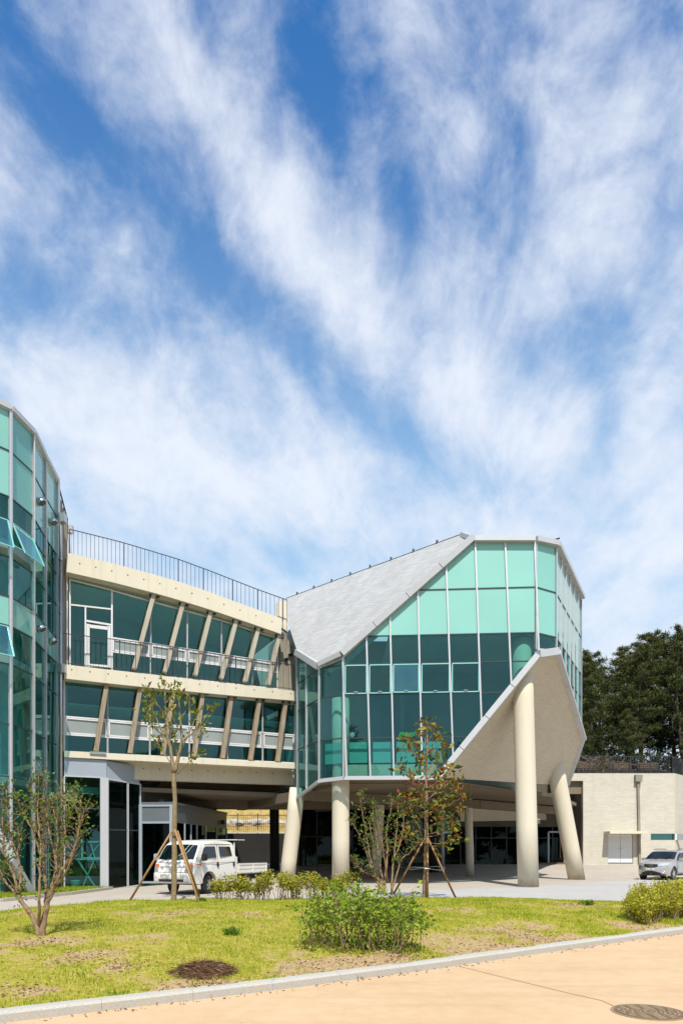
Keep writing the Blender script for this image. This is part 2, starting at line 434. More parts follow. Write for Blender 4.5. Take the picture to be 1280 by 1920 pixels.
# ------------------------------------------------------------------ materials in use
M = {}
M['cream'] = concrete('cream_concrete', (0.60, 0.55, 0.43), 0.06, 0.24)
M['column'] = concrete('painted_column', (0.58, 0.525, 0.41), 0.035, 0.10, 0.65)
def splash(m, h=0.5):
    t = NT(m.node_tree); b = m.node_tree.nodes['Principled BSDF']; old = b.inputs['Base Color'].links[0].from_socket
    tc = t.node('ShaderNodeTexCoord').outputs['Object']; sx = t.node('ShaderNodeSeparateXYZ'); t.l.new(tc, sx.inputs[0])
    f = t.m('SUBTRACT', t.noise(tc, 3.0, 6, 0.65), t.m('MULTIPLY', sx.outputs[2], 0.55 / h))
    t.l.new(t.mix(t.mapr(f, 0.05, 0.5, 0.0, 0.6), old, (0.22, 0.17, 0.11)), b.inputs['Base Color'])
splash(M['column'])
M['grey_conc'] = concrete('weathered_concrete', (0.26, 0.235, 0.19), 0.22, 0.5)
M['undercroft'] = concrete('shaded_undercroft_concrete', (0.185, 0.15, 0.105), 0.12, 0.2)  # shade under the building is put into this concrete's colour
M['band'] = concrete('rear_band_concrete', (0.105, 0.088, 0.062), 0.15, 0.3)
M['shade_conc'] = concrete('shaded_rear_concrete', (0.022, 0.02, 0.018), 0.15, 0.3)  # near black base colour stands in for deep shade at the back
M['brown_soffit'] = concrete('brown_soffit', (0.20, 0.14, 0.08), 0.15, 0.2)
M['timber_conc'] = None
M['roof'] = bricks('roof_brick', (0.42, 0.42, 0.417), (0.24, 0.24, 0.24), 0.42, 0.085, 0.014, 0.12, 0.85, 0.9, 0.10, 0.25)
M['soffit'] = bricks('soffit_brick', (0.58, 0.51, 0.39), (0.42, 0.37, 0.28), 0.42, 0.08, 0.010, 0.05, 0.85, 0.7, 0.06, 0.08)
M['annex'] = bricks('annex_brick', (0.535, 0.50, 0.415), (0.45, 0.42, 0.345), 0.40, 0.085, 0.012, 0.07, 0.85, 0.7, 0.06, 0.18)
M['alu'] = plain('silver_aluminium', (0.58, 0.58, 0.58), 0.38, 0.55, 0.05, 6)
M['whitemetal'] = plain('pale_grey_metal', (0.46, 0.47, 0.48), 0.4, 0.15, 0.05, 2)
M['vestibule'] = plain('shaded_grey_panel', (0.135, 0.155, 0.17), 0.45, 0.2, 0.06, 1.5)  # darker copy of the grey panel, with the shade put into its colour
M['greymetal'] = plain('blue_grey_panel', (0.33, 0.37, 0.42), 0.4, 0.2, 0.06, 1.5)
M['darkframe'] = plain('dark_gasket', (0.03, 0.045, 0.045), 0.4)
M['rail'] = plain('dark_rail_paint', (0.03, 0.032, 0.035), 0.45)
M['white'] = plain('white_frame_paint', (0.62, 0.62, 0.62), 0.35, 0, 0.04, 4)
M['hole'] = plain('tie_hole', (0.05, 0.045, 0.04), 0.9)
M['chrome'] = plain('polished_steel', (0.75, 0.74, 0.72), 0.12, 1.0)
M['steel'] = plain('galvanised_steel', (0.50, 0.51, 0.51), 0.3, 0.8, 0.1, 5)
M['black'] = plain('black_plastic', (0.012, 0.012, 0.013), 0.45)
M['glass'] = glass('teal_glass', (0.60, 0.805, 0.795), (0.42, 0.88, 0.86), 1.52, 1.0, 0.05, 0.012)
M['glass_open'] = glass('teal_glass_clean', (0.56, 0.82, 0.80), (0.45, 0.92, 0.95), 1.6, 1.2, 0.16, 0.01)
M['glass_dark'] = glass('green_black_glass', (0.30, 0.46, 0.42), (0.45, 0.55, 0.52), 1.5, 0.7, 0.0, 0.01)
def mintmat(name, col, coat=1.0):
    m, t, b = mat(name); tc = t.node('ShaderNodeTexCoord').outputs['Object']
    b.inputs['Roughness'].default_value = 0.55; b.inputs['Coat Weight'].default_value = coat; b.inputs['Coat Roughness'].default_value = 0.02
    oi = t.node('ShaderNodeObjectInfo').outputs['Random']
    f = t.m('ADD', t.m('MULTIPLY', t.noise(tc, 0.35, 2, 0.5), 0.7), t.m('MULTIPLY', oi, 0.3))
    t.l.new(t.ramp(f, [(0.3, [c * 0.93 for c in col]), (0.7, [min(1, c * 1.06) for c in col])]), b.inputs['Base Color'])
    return m
M['mint'] = mintmat('mint_backed_glass', (0.195, 0.47, 0.405))
M['mint_side'] = mintmat('mint_side_glass', (0.20, 0.44, 0.42)); M['mint_side'].node_tree.nodes['Principled BSDF'].inputs['Coat IOR'].default_value = 2.3
M['mint2'] = mintmat('teal_backed_glass', (0.11, 0.37, 0.32))
M['frost'] = plain('frosted_screen', (0.24, 0.27, 0.26), 0.35, 0, 0.08, 1.2, coat=0.6)
M['curtain'] = plain('teal_curtain', (0.16, 0.40, 0.34), 0.9, 0, 0.3, 1.5)
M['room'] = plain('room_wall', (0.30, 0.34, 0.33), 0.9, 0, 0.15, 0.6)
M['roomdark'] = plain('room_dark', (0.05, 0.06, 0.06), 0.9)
M['ceil'] = plain('room_ceiling', (0.42, 0.45, 0.44), 0.9, 0, 0.05, 0.8)
M['red'] = plain('red_brown_strip', (0.22, 0.055, 0.04), 0.7)
M['paleblock'] = plain('pale_panel', (0.60, 0.55, 0.50), 0.8, 0, 0.08, 1)

def timber(name):
    m, t, b = mat(name); b.inputs['Roughness'].default_value = 0.85; b.inputs['Specular IOR Level'].default_value = 0.15
    tc = t.node('ShaderNodeTexCoord').outputs['Object']
    mp = t.node('ShaderNodeMapping'); t.l.new(tc, mp.inputs[0]); mp.inputs['Scale'].default_value = (16, 16, 1.1)
    oi = t.node('ShaderNodeObjectInfo').outputs['Random']
    f = t.noise(mp.outputs[0], 1.0, 6, 0.65); g2 = t.noise(tc, 1.4, 4, 0.6)
    c = t.ramp(f, [(0.25, (0.15, 0.115, 0.08)), (0.5, (0.29, 0.235, 0.17)), (0.75, (0.42, 0.355, 0.27))])
    c = t.mix(t.m('MULTIPLY', t.mapr(g2, 0.52, 0.66, 0, 0.75), t.mapr(oi, 0.2, 0.8, 0.25, 1.0)), c, (0.42, 0.23, 0.09))
    t.l.new(c, b.inputs['Base Color'])
    bn = t.node('ShaderNodeBump'); bn.inputs['Strength'].default_value = 0.5; bn.inputs['Distance'].default_value = 0.01
    t.l.new(f, bn.inputs['Height']); t.l.new(bn.outputs[0], b.inputs['Normal'])
    return m
M['post'] = timber('weathered_board_post')
M['post_pale'] = concrete('pale_strut', (0.42, 0.375, 0.30), 0.20, 0.5)

def ss(x, a, b):
    t = min(1, max(0, (x - a) / (b - a))); return t * t * (3 - 2 * t)
def ground(x, y):
    return -0.2 * (1 - ss(x, -11.0, -7.5)) * ss(y, 18, 24) + 0.62 * ss(y, 40.5, 50.5)

# ================================================================== PAVILION (right, faceted glass on columns)
PV = thing('glass_pavilion', 'faceted mint glass pavilion with pale brick roof raised on cream columns', 'building', (5, 33, 0))
FA, FB = (0.123, 31.6), (8.79, 31.0)
Wf = Wall(FA, FB)                                        # long front face
cL = PY(599.5, 1300, 32.3); Wl = Wall((cL.x, cL.y), FA)   # left bevel
rR = PY(558.5, 1300, 35.2); Wr = Wall((rR.x, rR.y), (cL.x, cL.y))   # return beside the wing
cC = PY(1041, 1300, 31.7); Wc = Wall(FB, (cC.x, cC.y))    # right bevel
dD = PY(1087.5, 1300, 38.3); Ws = Wall((cC.x, cC.y), (dD.x, dD.y))  # right side
ZT = [5.06, 6.86, 8.86, 10.26, 11.55, 13.62, 15.86]
fm = [((642, 1232), (650, 1455)), ((687, 1200), (694, 1455)), ((731, 1160), (738, 1455)), ((783, 1112), (791, 1450)), ((836, 1065), (848, 1400)),
      ((890, 1017), (901, 1330)), ((946, 1017), (957, 1270)), ((1001, 1017), (1009, 1215))]
def zline(wall, a, b):
    p, r = wall.sz(*a), wall.sz(*b)
    f = lambda z: (lerp(p[0], r[0], (z - p[1]) / (r[1] - p[1])), z)
    return (f(4.5), f(16.5))
ml = [zline(Wf, *m) for m in fm]
pf = [Wf.sz(*c) for c in ((649, 1457), (826, 1453), (1009, 1219), (1001, 1017), (890, 1016), (642.5, 1234))]
pf[0] = (pf[0][0], 5.06); pf[1] = (pf[1][0], 5.06); pf[3] = (pf[3][0], 15.86); pf[4] = (pf[4][0], 15.86)
def pick_front(i, j):
    if j >= 4: return M['mint']
    return M['glass']
OPENING = {(0, 2), (1, 2), (2, 2), (3, 2), (4, 2)}
def pick_f(i, j): return None if (i, j) in OPENING else pick_front(i, j)
curtain(PV, Wf, ml, ZT, pf, pick_f, M['alu'], M['darkframe'])
# top-hung windows in the third row
for (i, j) in sorted(OPENING):
    a, b = ml[i], ml[i + 1]; z0, z1 = ZT[j] + 0.05, ZT[j + 1] - 0.05
    xs = lambda l, z: lerp(l[0][0], l[1][0], (z - l[0][1]) / (l[1][1] - l[0][1]))
    ang = R({2: 5.0, 1: 1.2}.get(i, 0.25)); s0, s1 = xs(a, z0) + 0.07, xs(b, z0) - 0.07
    def wp(s, z, o=0.0):
        h = z1 - z; return Wf.at(s, z1 - h * math.cos(ang) - o * math.sin(ang) * 0, 0.03 + h * math.sin(ang) + o)
    f = MB()
    c4 = [(s0, z0), (s1, z0), (s1, z1), (s0, z1)]
    for k in range(4):
        p, r_ = c4[k], c4[(k + 1) % 4]
        if k % 2: p = (p[0], p[1] - .02 if k == 3 else p[1] + .02); r_ = (r_[0], r_[1] + .02 if k == 3 else r_[1] - .02)
        f.bar(wp(*p), wp(*r_), 0.045, 0.05, up=Wf.nv(), mi=0)
    sm = (s0 + s1) / 2
    f.bar(wp(sm - .09, z0 + .06, .05), wp(sm + .09, z0 + .06, .05), 0.03, 0.03, up=Wf.nv(), mi=1)
    fo = f.build('awning_window', [plain('teal_window_edge', (0.22, 0.52, 0.50), 0.35) if 'wedge' not in M else M['wedge'], M['chrome']], PV)
    M['wedge'] = fo.data.materials[0]
    MB().prism([wp(s0 + .02, z0 + .02, .004), wp(s1 - .02, z0 + .02, .004), wp(s1 - .02, z1 - .02, .004), wp(s0 + .02, z1 - .02, .004)], -Wf.nv() * 0.01).build('glass_pane', M['glass_open'] if i == 2 else M['glass'], fo)
# bevel and return on the left
ztl = PY(599, 1253, 32.3).z; ztm = Wf.sz(642.5, 1234)[1]
curtain(PV, Wl, [((0, 4.5), (0, 16)), ((Wl.L, 4.5), (Wl.L, 16))], ZT[:5], [(0, 5.0), (Wl.L, 5.06), (Wl.L, ztm), (0, ztl)], lambda i, j: M['glass'], M['alu'], M['darkframe'])
zrr = PY(558.5, 1226, 35.2).z
mid = Wr.sz(575.5, 1300)[0]
curtain(PV, Wr, [((0, 4), (0, 16)), ((mid, 4), (mid, 16)), ((Wr.L, 4), (Wr.L, 16))], [4.45] + ZT[1:5], [(0, 4.45), (Wr.L, 5.0), (Wr.L, ztl), (0, zrr)], lambda i, j: M['glass'], M['alu'], M['darkframe'])
# bevel and side on the right
zc = PY(1041, 1221, 31.7).z; zb = Wf.sz(1009, 1217)[1]; zd = PY(1090.5, 1378, 38.3).z
curtain(PV, Wc, [((0, 4.5), (0, 16.5)), ((Wc.L, 4.5), (Wc.L, 16.5))], ZT, [(0, zb), (Wc.L, zc), (Wc.L, 15.72), (0, 15.86)], lambda i, j: M['mint'] if j >= 4 else M['glass'], M['alu'], M['darkframe'])
n = 6
curtain(PV, Ws, [((Ws.L * k / n, 4.5), (Ws.L * k / n, 16.5)) for k in range(n + 1)], ZT, [(0, zc), (Ws.L, zd), (Ws.L, 15.72), (0, 15.72)], lambda i, j: M['mint_side'] if j >= 4 else M['glass'], M['alu'], M['darkframe'])
# roof: sloping brick plane, flat top, copings
tipw = PY(597, 1251, 32.25); l1 = PY(556, 1222, 35.1); e1 = Wf.hit(889, 1012, 0.05)
rn_ = (l1 - tipw).cross(e1 - tipw)
def onroof(px, py):
    o = Vector((0, 0, HC)); d = PY(px, py, 1.0) - o; return o + d * ((tipw - o).dot(rn_) / d.dot(rn_))
r1, r2, l0, e0 = onroof(536, 1126), onroof(866, 1006), onroof(526, 1131), onroof(641, 1229)
print('ROOF', r1, r2, l0, e0)
lift = Vector((0, 0, 0.12))
rf = MB(); dn = Vector((0.2, 0.4, -0.32))
def thick(mb, pts, vec, mi=0): mb.prism(pts, vec, mi)
pl_ = [l1, tipw, e0, e1, r2, r1, l0]
ctr = sum(pl_, Vector()) / 7
vs = [p + lift for p in pl_]; nb = len(vs)
rf.add(vs + [p + dn for p in pl_], [(0, 1, 2), (0, 2, 6), (2, 3, 4), (2, 4, 5), (2, 5, 6)] + [(i, (i + 1) % nb, nb + (i + 1) % nb, nb + i) for i in range(nb)])
rf.build('sloping_roof', M['roof'], PV)
tp = [r2 + Vector((0, 0.15, -.02)), Wf.at(pf[4][0], 16.02, -.05), Wf.at(pf[3][0], 16.02, -.05), Wc.at(Wc.L, 15.88, -.05), Ws.at(Ws.L, 15.88, -.05), Vector((3.0, 43.0, 15.7)), r1 + Vector((0, .1, -.02))]
MB().prism(tp, (0, 0, -0.22)).build('flat_roof', M['whitemetal'], PV)
cp = MB()
def coping(pts, w=0.28, gap=1.9, up=None, off=0.0):
    """folded metal edge in lengths with open joints"""
    for a, b in zip(pts, pts[1:]):
        L = (b - a).length; k = max(1, round(L / gap))
        for i in range(k):
            p = a.lerp(b, i / k); r_ = a.lerp(b, (i + 1) / k)
            d = (r_ - p).normalized() * 0.008
            cp.bar(p + d, r_ - d, w[0] if isinstance(w, tuple) else 0.3, w[1] if isinstance(w, tuple) else w, up=up or Vector((0, 0, 1)))
def shift(pts, v): return [p + Vector(v) for p in pts]
upn = Vector((-0.62, -0.1, 0.78))
coping([Wf.hit(640, 1226, .1), Wf.hit(887, 1007, .1)], (0.34, 0.30), up=upn)
coping([tipw + Vector((0.02, -.1, .1)), Wf.hit(640, 1226, .1)], (0.34, 0.22), up=Vector((-.4, 0, 1)))
coping([l1 + Vector((0, -.08, -.05)), tipw + Vector((0, -.08, .02))], (0.25, 0.3), up=Vector((.3, -.5, 1)))
coping([Wf.hit(888, 1011, .1), Wf.hit(1003, 1011, .1), Wc.at(Wc.L, 15.86, .1), Ws.at(Ws.L, 15.86, .1)], (0.3, 0.24))
coping([r2 + Vector((0, 0, .1)), Wf.hit(884, 1008, .1)], (0.25, 0.2))
cp.build('roof_coping', M['whitemetal'], PV, bevel=0.012)
rb = MB()
for k in range(8):
    p = r1.lerp(r2, 0.08 + k * 0.115) + Vector((0, 0, .1)); rb.box(p.x - .05, p.x + .05, p.y - .05, p.y + .05, p.z, p.z + .16)
rb.bar(r1 + Vector((0, 0, .13)), r2 + Vector((0, 0, .13)), .03, .03)
rb.build('ridge_cable', M['rail'], PV)
fin = MB(); p = Wc.at(Wc.L, 15.9, .1); fin.bar(p + Vector((-.25, 0, .1)), p + Vector((.1, .2, .28)), .2, .07); fin.bar(p + Vector((-.2, .05, -.1)), p + Vector((-.15, .08, .15)), .05, .05)
fin.build('roof_floodlight', M['rail'], PV)
# soffit: sloping brick plane and the folded edge around it
A_ = Wf.hit(822, 1458, -.02); B_ = Wf.hit(1009, 1229, -.02); C_ = PY(1042, 1225, 31.75); D_ = PY(1092, 1387, 38.4); E_ = PY(1062, 1473, 40.2)
sf = MB(); up = Vector((-0.2, 0.25, 0.35))
cc = [A_, B_, C_, D_, E_]
sf.add(cc, [(0, 1, 2), (0, 2, 4), (2, 3, 4)])
so = sf.build('sloping_soffit', M['soffit'], PV)
for p_ in so.data.polygons: pass
cp = MB()
dnv = Vector((0.6, -.1, -.78))
coping([Wf.hit(817, 1462, .1), Wf.hit(1007, 1229, .1)], (0.36, 0.27), up=dnv)
coping([Wf.hit(1007, 1227, .1), C_ + Vector((0, -.1, .05))], (0.36, 0.34), gap=3)
coping([C_ + Vector((0.05, -.05, .05)), D_ + Vector((.05, -.05, .02))], (0.22, 0.26), gap=2.6, up=Vector((1, -.4, 0)))
coping([D_ + Vector((.03, 0, 0)), E_ + Vector((.03, 0, 0))], (0.14, 0.2), up=Vector((1, 0, 0)))
cp.build('soffit_coping', M['whitemetal'], PV, bevel=0.012)
bt = MB()
for a, b in ((Wr.at(0, 4.38, .04), Wr.at(Wr.L, 4.93, .04)), (Wl.at(0, 4.93, .04), Wl.at(Wl.L, 4.99, .04)), (Wf.at(0, 4.99, .04), Wf.hit(824, 1459, .04))):
    bt.bar(a, b, 0.14, 0.14, up=(0, 0, 1))
bt.build('bottom_sill', M['whitemetal'], PV)
MB().bar(A_ + Vector((-1.6, .25, -.22)), A_ + Vector((1.6, 1.3, -.2)), .12, .16).build('red_edge_strip', M['red'], PV)
# inside
iw = MB()
iw.poly([(-2.5, 37.5, 5.0), (-1.0, 32.6, 5.0), (0.2, 31.75, 5.0), (4.2, 31.5, 5.0), (9.5, 37.6, 5.0), (10.7, 44, 5.0), (-2.5, 44, 5.0)])
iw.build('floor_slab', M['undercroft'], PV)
iw = MB(); iw.prism([(2.2, 37.6, 11.58), (2.2, 32.0, 11.58), (8.6, 31.6, 11.58), (9.7, 31.9, 11.58), (13.2, 38.2, 11.58), (13.0, 43, 11.58), (2.2, 43, 11.58)], (0, 0, .2)); iw.build('ceiling_slab', M['ceil'], PV)
iw = MB(); iw.bar((-2.4, 38.2, 9.2), (10.7, 38.3, 9.2), .2, 8.3); iw.bar((13.2, 38.6, 12.2), (12.9, 43, 12.2), .2, 6.8)
iw.bar((3.2, 36.0, 8.2), (3.3, 38.2, 8.2), .2, 6.4)
iw.build('inner_wall', M['room'], PV)
bl = MB()
for k in range(4):
    a = Wf.sz(654 + k * 44.5, 1400)[0]; b = Wf.sz(690 + k * 44.5 + (6 if k > 2 else 0), 1400)[0]
    bl.prism([Wf.at(a, 5.75, -.35), Wf.at(b, 5.75, -.35), Wf.at(b, 6.72, -.35), Wf.at(a, 6.72, -.35)], -Wf.nv() * .02)
bl.prism([Wl.at(.1, 5.75, -.3), Wl.at(Wl.L, 5.75, -.3), Wl.at(Wl.L, 6.72, -.3), Wl.at(.1, 6.72, -.3)], -Wl.nv() * .02)
bl.build('balustrade_screen', M['mint'], PV)
bl = MB(); bl.prism([Wf.at(0, 5.08, -.4), Wf.sz and Wf.at(4.3, 5.08, -.4), Wf.at(4.3, 5.68, -.4), Wf.at(0, 5.68, -.4)], -Wf.nv() * .1); bl.build('slab_edge', M['cream'], PV)
ex = MB(); p = PY(763, 1378, 33.0); ex.box(p.x - .36, p.x + .36, 33, 33.08, p.z - .13, p.z + .13)
gm, gt, gb = mat('green_lit_sign'); gb.inputs['Base Color'].default_value = (0.02, 0.3, 0.05, 1); gb.inputs['Emission Color'].default_value = (0.03, 0.6, 0.08, 1); gb.inputs['Emission Strength'].default_value = 0.3
ex.build('exit_sign', gm, PV)
ck = MB(); p = PY(660, 1378, 33.0); ck.lathe(p, (0, -1, 0), [(0, .13), (.03, .13), (.04, .11)], 16); ck.build('wall_clock', M['white'], PV)
# columns
def column(base, top, r, m='column', parent=PV, nm='column', n=28):
    b, t = Vector(base), Vector(top); mb = MB()
    mb.tube([b, b.lerp(t, .25), b.lerp(t, .5), b.lerp(t, .75), t], r, n); return mb.build(nm, M[m], parent)
b = PY(990, 1664, 31.2); column((b.x, b.y, ground(b.x, b.y) - .1), PY(977.5, 1200, 31.75), 0.47)
b = PY(1081, 1650, 39.0); t = PY(1038, 1425, 38.4); column((b.x, b.y, -.1), t + (t - Vector((b.x, b.y, -.1))) * .08, 0.47)
column((PY(638.5, 1600, 32.6).x, 32.6, -.1), (PY(638.5, 1600, 32.6).x, 32.6, 8.9), 0.415)
b = PY(537, 1642, 35.6); column((b.x, b.y, -.1), PY(557.5, 1478, 35.6), 0.40)
b = PY(703, 1648, 40); column((b.x, b.y, -.1), PY(714, 1460, 40), 0.30)
b = PY(881, 1640, 42.5); column((b.x, b.y, 0), PY(876, 1455, 42.5), 0.25)
b = PY(830, 1632, 44); column((b.x, b.y, 0), PY(827, 1455, 44), 0.12, 'greymetal', nm='steel_post', n=12)
b = PY(808, 1632, 45); column((b.x, b.y, 0), PY(805, 1455, 45), 0.5, 'shade_conc')  # column in shade, its darkness given by colour

# ================================================================== WING (middle, two storeys behind leaning struts)
WG = thing('concrete_wing', 'cream concrete wing with glazed floors behind slanted struts', 'building', (-8, 35, 0))
WA = Wall((-12.97, 32.0), (-2.39, 37.3))
def c3(x, y): return (100 + x / 2.6667, 960 + y / 2.6667)
def c4(x, y): return (100 + x / 2.56, 1230 + y / 2.56)
top_u = [c3(75, 205), c3(300, 257), c3(505, 312), c3(650, 355), c3(788, 402), c3(915, 450), c3(1025, 490), c3(1140, 532)]
bot_u = [c3(68, 299), c3(300, 352), c3(505, 404), c3(650, 446), c3(788, 489), c3(915, 532), c3(1025, 570), c3(1140, 610)]
top_m = [(121, 1245.6), (230, 1258.5), (340, 1271.5), (450, 1284), (557.5, 1296)]
bot_m = [(121, 1272), (230, 1284), (340, 1295), (450, 1305.5), (557.5, 1314)]
top_l = [(121, 1407.5), (557.5, 1431.5)]; bot_l = [(121, 1419.5), (557.5, 1441.5)]
def fascia(nm, tops, bots, depth, holes=None, off=0.0, m='cream'):
    mb = MB(); n = len(tops)
    T = [WA.hit(*p, off) for p in tops]; B = [WA.hit(*p, off) for p in bots]; back = -WA.nv() * depth
    vs = T + B + [p + back for p in T] + [p + back for p in B]; fs = []
    for i in range(n - 1):
        fs += [(n + i, n + i + 1, i + 1, i), (i, i + 1, 2 * n + i + 1, 2 * n + i), (n + i + 1, n + i, 3 * n + i, 3 * n + i + 1), (2 * n + i, 2 * n + i + 1, 3 * n + i + 1, 3 * n + i)]
    fs += [(0, 2 * n, 3 * n, n), (n - 1, 2 * n - 1, 4 * n - 1, 3 * n - 1)]
    mb.add(vs, fs)
    if holes:
        x0, x1, k, fr = holes
        for i in range(k):
            x = lerp(x0, x1, i / (k - 1)); y = lerp(interp(x, tops), interp(x, bots), fr)
            mb.lathe(WA.hit(x, y, off - .01), WA.nv(), [(0, .035), (.013, .035)], 10, 1, False)
    return mb.build(nm, [M[m], M['hole']], WG)
fascia('roof_fascia', top_u, bot_u, 10.0, (150, 510, 13, 0.42))  # unseen roof depth stretched so its shadow covers the retaining wall
fascia('balcony_slab', top_m, bot_m, 5.5, (135, 545, 13, 0.33))
fascia('lower_slab', top_l, bot_l, 5.5)
fascia('downstand_beam', [(223, 1424), (557.5, 1437)], [(223, 1460.5), (557.5, 1472)], 0.5, (239, 541, 11, .42), -0.95)
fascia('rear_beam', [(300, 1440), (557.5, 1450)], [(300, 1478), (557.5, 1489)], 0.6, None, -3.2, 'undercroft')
GO = -0.62
def tile(px_poly, off, th=0.012): return [WA.hit(x, y, off) for x, y in px_poly]
def bay(x0, x1, lines, kinds, nm='window'):
    """one bay of the strip windows: white frame, panes as children"""
    f = MB(); panes = []
    g = 2.0
    ys = lambda k, x: interp(x, lines[k])
    for k in range(len(lines)):
        f.bar(WA.hit(x0, ys(k, x0), GO), WA.hit(x1, ys(k, x1), GO), 0.07, 0.09, up=WA.nv())
    for x in (x0, x1):
        f.bar(WA.hit(x, ys(0, x), GO + .006), WA.hit(x, ys(len(lines) - 1, x), GO + .006), 0.08, 0.10, up=WA.nv())
    for k, kd in enumerate(kinds):
        a, b = x0 + 1.2, x1 - 1.2
        q4 = [(a, ys(k, a) + .8), (b, ys(k, b) + .8), (b, ys(k + 1, b) - .8), (a, ys(k + 1, a) - .8)]
        if kd == 'frost':
            i4 = [(a + 2, ys(k, a) + 3), (b - 2, ys(k, b) + 3), (b - 2, ys(k + 1, b) - 3), (a + 2, ys(k + 1, a) - 3)]
            for e in range(4): f.bar(WA.hit(*i4[e], GO + .02), WA.hit(*i4[(e + 1) % 4], GO + .02), 0.06, 0.06, up=WA.nv())
        panes.append((q4, kd))
    o = f.build(nm, M['white'], WG)
    for q4, kd in panes:
        MB().prism(tile(q4, GO), -WA.nv() * .012).build('glass_pane', M['frost'] if kd == 'frost' else M['glass'], o)
    return o
lo = [[(121, 1276), (553, 1321)], [(121, 1343.5), (553, 1378.5)], [(121, 1377), (553, 1405)], [(121, 1409.5), (553, 1431)]]
for a, b in zip([121, 202, 281, 355, 426, 492], [202, 281, 355, 426, 492, 553]): bay(a, b, lo, ['glass', 'frost', 'glass'])
gtop = [(131, 1087), (212, 1108), (293, 1131), (349, 1146), (415, 1164), (490, 1188), (518, 1196)]
up_ = [gtop, [(131, 1178), (210, 1196), (518, 1243)], [(131, 1206), (210, 1222), (518, 1260.5)], [(131, 1249), (518, 1292)]]
for a, b in zip([210, 282.6, 351, 415, 472], [282.6, 351, 415, 472, 520]): bay(a, b, up_, ['glass', 'frost', 'glass'])
# first upper bay with the terrace door
f = MB()
def fb(a, b, w=.07, d=.09, o=GO): f.bar(WA.hit(*a, o), WA.hit(*b, o), w, d, up=WA.nv())
fb((131.5, 1085), (131.5, 1249)); fb((131, 1087), (210, 1107)); fb((132, 1134), (209, 1142.5)); fb((160.5, 1139), (160.5, 1249)); fb((161, 1164), (209, 1172), .09)
f.bar(WA.hit(126, 1082, GO - .05), WA.hit(126, 1249, GO - .05), .07, .05, up=WA.nv())
wf_ = f.build('window', M['white'], WG)
for q4 in ([(133, 1089), (209, 1108), (209, 1140), (133, 1132)], [(133, 1137), (159, 1140), (159, 1249), (133, 1249)], [(162, 1141), (209, 1145), (209, 1169), (162, 1162)]):
    MB().prism(tile(q4, GO), -WA.nv() * .012).build('glass_pane', M['glass'], wf_)
f = MB()
fb((165.5, 1170), (165.5, 1250), .14, .06, GO + .03); fb((205, 1174), (205, 1252), .14, .06, GO + .03); fb((167, 1174), (204, 1178.5), .16, .06, GO + .03); fb((167, 1247), (204, 1250), .12, .06, GO + .03)
do = f.build('terrace_door', M['white'], WG)
MB().prism(tile([(169, 1178), (202, 1182), (202, 1248), (169, 1246)], GO + .03), -WA.nv() * .012).build('glass_pane', M['glass'], do)
h = WA.hit(203, 1233, GO + .07); MB().bar(h, h + Vector((-.12, 0, 0)), .03, .03).bar(h, h - WA.nv() * .05, .03, .03).build('handle', M['steel'], do)
# slanted struts
for (t, b) in (((201.6, 1274.5), (180, 1409)), ((264, 1282), (243.7, 1412.5)), ((326.5, 1289), (305, 1415.5)), ((380.5, 1295), (363.7, 1419)), ((434, 1301), (417, 1422)), ((486.7, 1307), (469, 1425.5)), ((535.5, 1311.5), (520, 1428.5))):
    mb = MB(); mb.bar(WA.hit(*t, -.30), WA.hit(*b, -.30), .21, .28, up=WA.nv())
    s_ = mb.build('slanted_strut', M['post'], WG, bevel=.012)
    tp_ = WA.hit(t[0] + 1, t[1] + 1.5, -.28); MB().bar(tp_ - Vector((WA.d.x, WA.d.y, 0)) * .24, tp_ + Vector((WA.d.x, WA.d.y, 0)) * .24, .32, .16, up=WA.nv()).build('bracket', M['hole'], s_)
for (t, b) in (((289, 1112), (251.5, 1254.5)), ((343.7, 1128), (309, 1261)), ((395.5, 1144), (365.6, 1267)), ((443, 1160.5), (414.5, 1273)), ((484.5, 1174.5), (459, 1279)), ((523, 1189.5), (502, 1285))):
    mb = MB(); mb.bar(WA.hit(*t, -.30), WA.hit(*b, -.30), .21, .28, up=WA.nv())
    s_ = mb.build('slanted_strut', M['post_pale'], WG, bevel=.012)
    tp_ = WA.hit(t[0] + 1, t[1] + 1.5, -.28); MB().bar(tp_ - Vector((WA.d.x, WA.d.y, 0)) * .24, tp_ + Vector((WA.d.x, WA.d.y, 0)) * .24, .32, .16, up=WA.nv()).build('bracket', M['hole'], s_)
b_ = WA.hit(184, 1412, .02); MB().bar(b_ - Vector((.33, .16, 0)), b_ + Vector((.33, .16, 0)), .12, .10, up=WA.nv()).build('drip_tray', M['steel'], WG)
# railings
def railing(nm, tops, bots, x0, x1, n, off, heavy=(), low=None):
    mb = MB(); pr = None
    for i in range(n + 1):
        x = lerp(x0, x1, i / n); p = WA.hit(x, interp(x, tops), off); r_ = WA.hit(x, interp(x, bots), off)
        if pr: mb.bar(pr, p, .045, .03)
        if low is not None:
            l_ = WA.hit(x, interp(x, bots) - low, off)
            if pr: mb.bar(prl, l_, .03, .025)
            prl = l_
        w = .045 if i in heavy else .018
        mb.bar(p, Vector((p.x, p.y, r_.z - .1)), w, w, up=WA.nv()); pr = p
    return mb.build(nm, M['rail'], WG)
rt = [c3(80, 85), c3(340, 150), c3(625, 236), c3(785, 295), c3(905, 342), c3(1015, 385), c3(1170, 441)]
railing('roof_railing', rt, top_u[:-1] + [c3(1170, 545)], 131, 538, 52, -.35, (0, 13, 26, 32, 39, 45, 51))
railing('balcony_railing', [(115, 1187), (300, 1209), (430, 1230), (552, 1247.5)], [(115, 1245), (552, 1295)], 116, 551, 44, -.10, (0, 11, 22, 33, 44), 3.0)
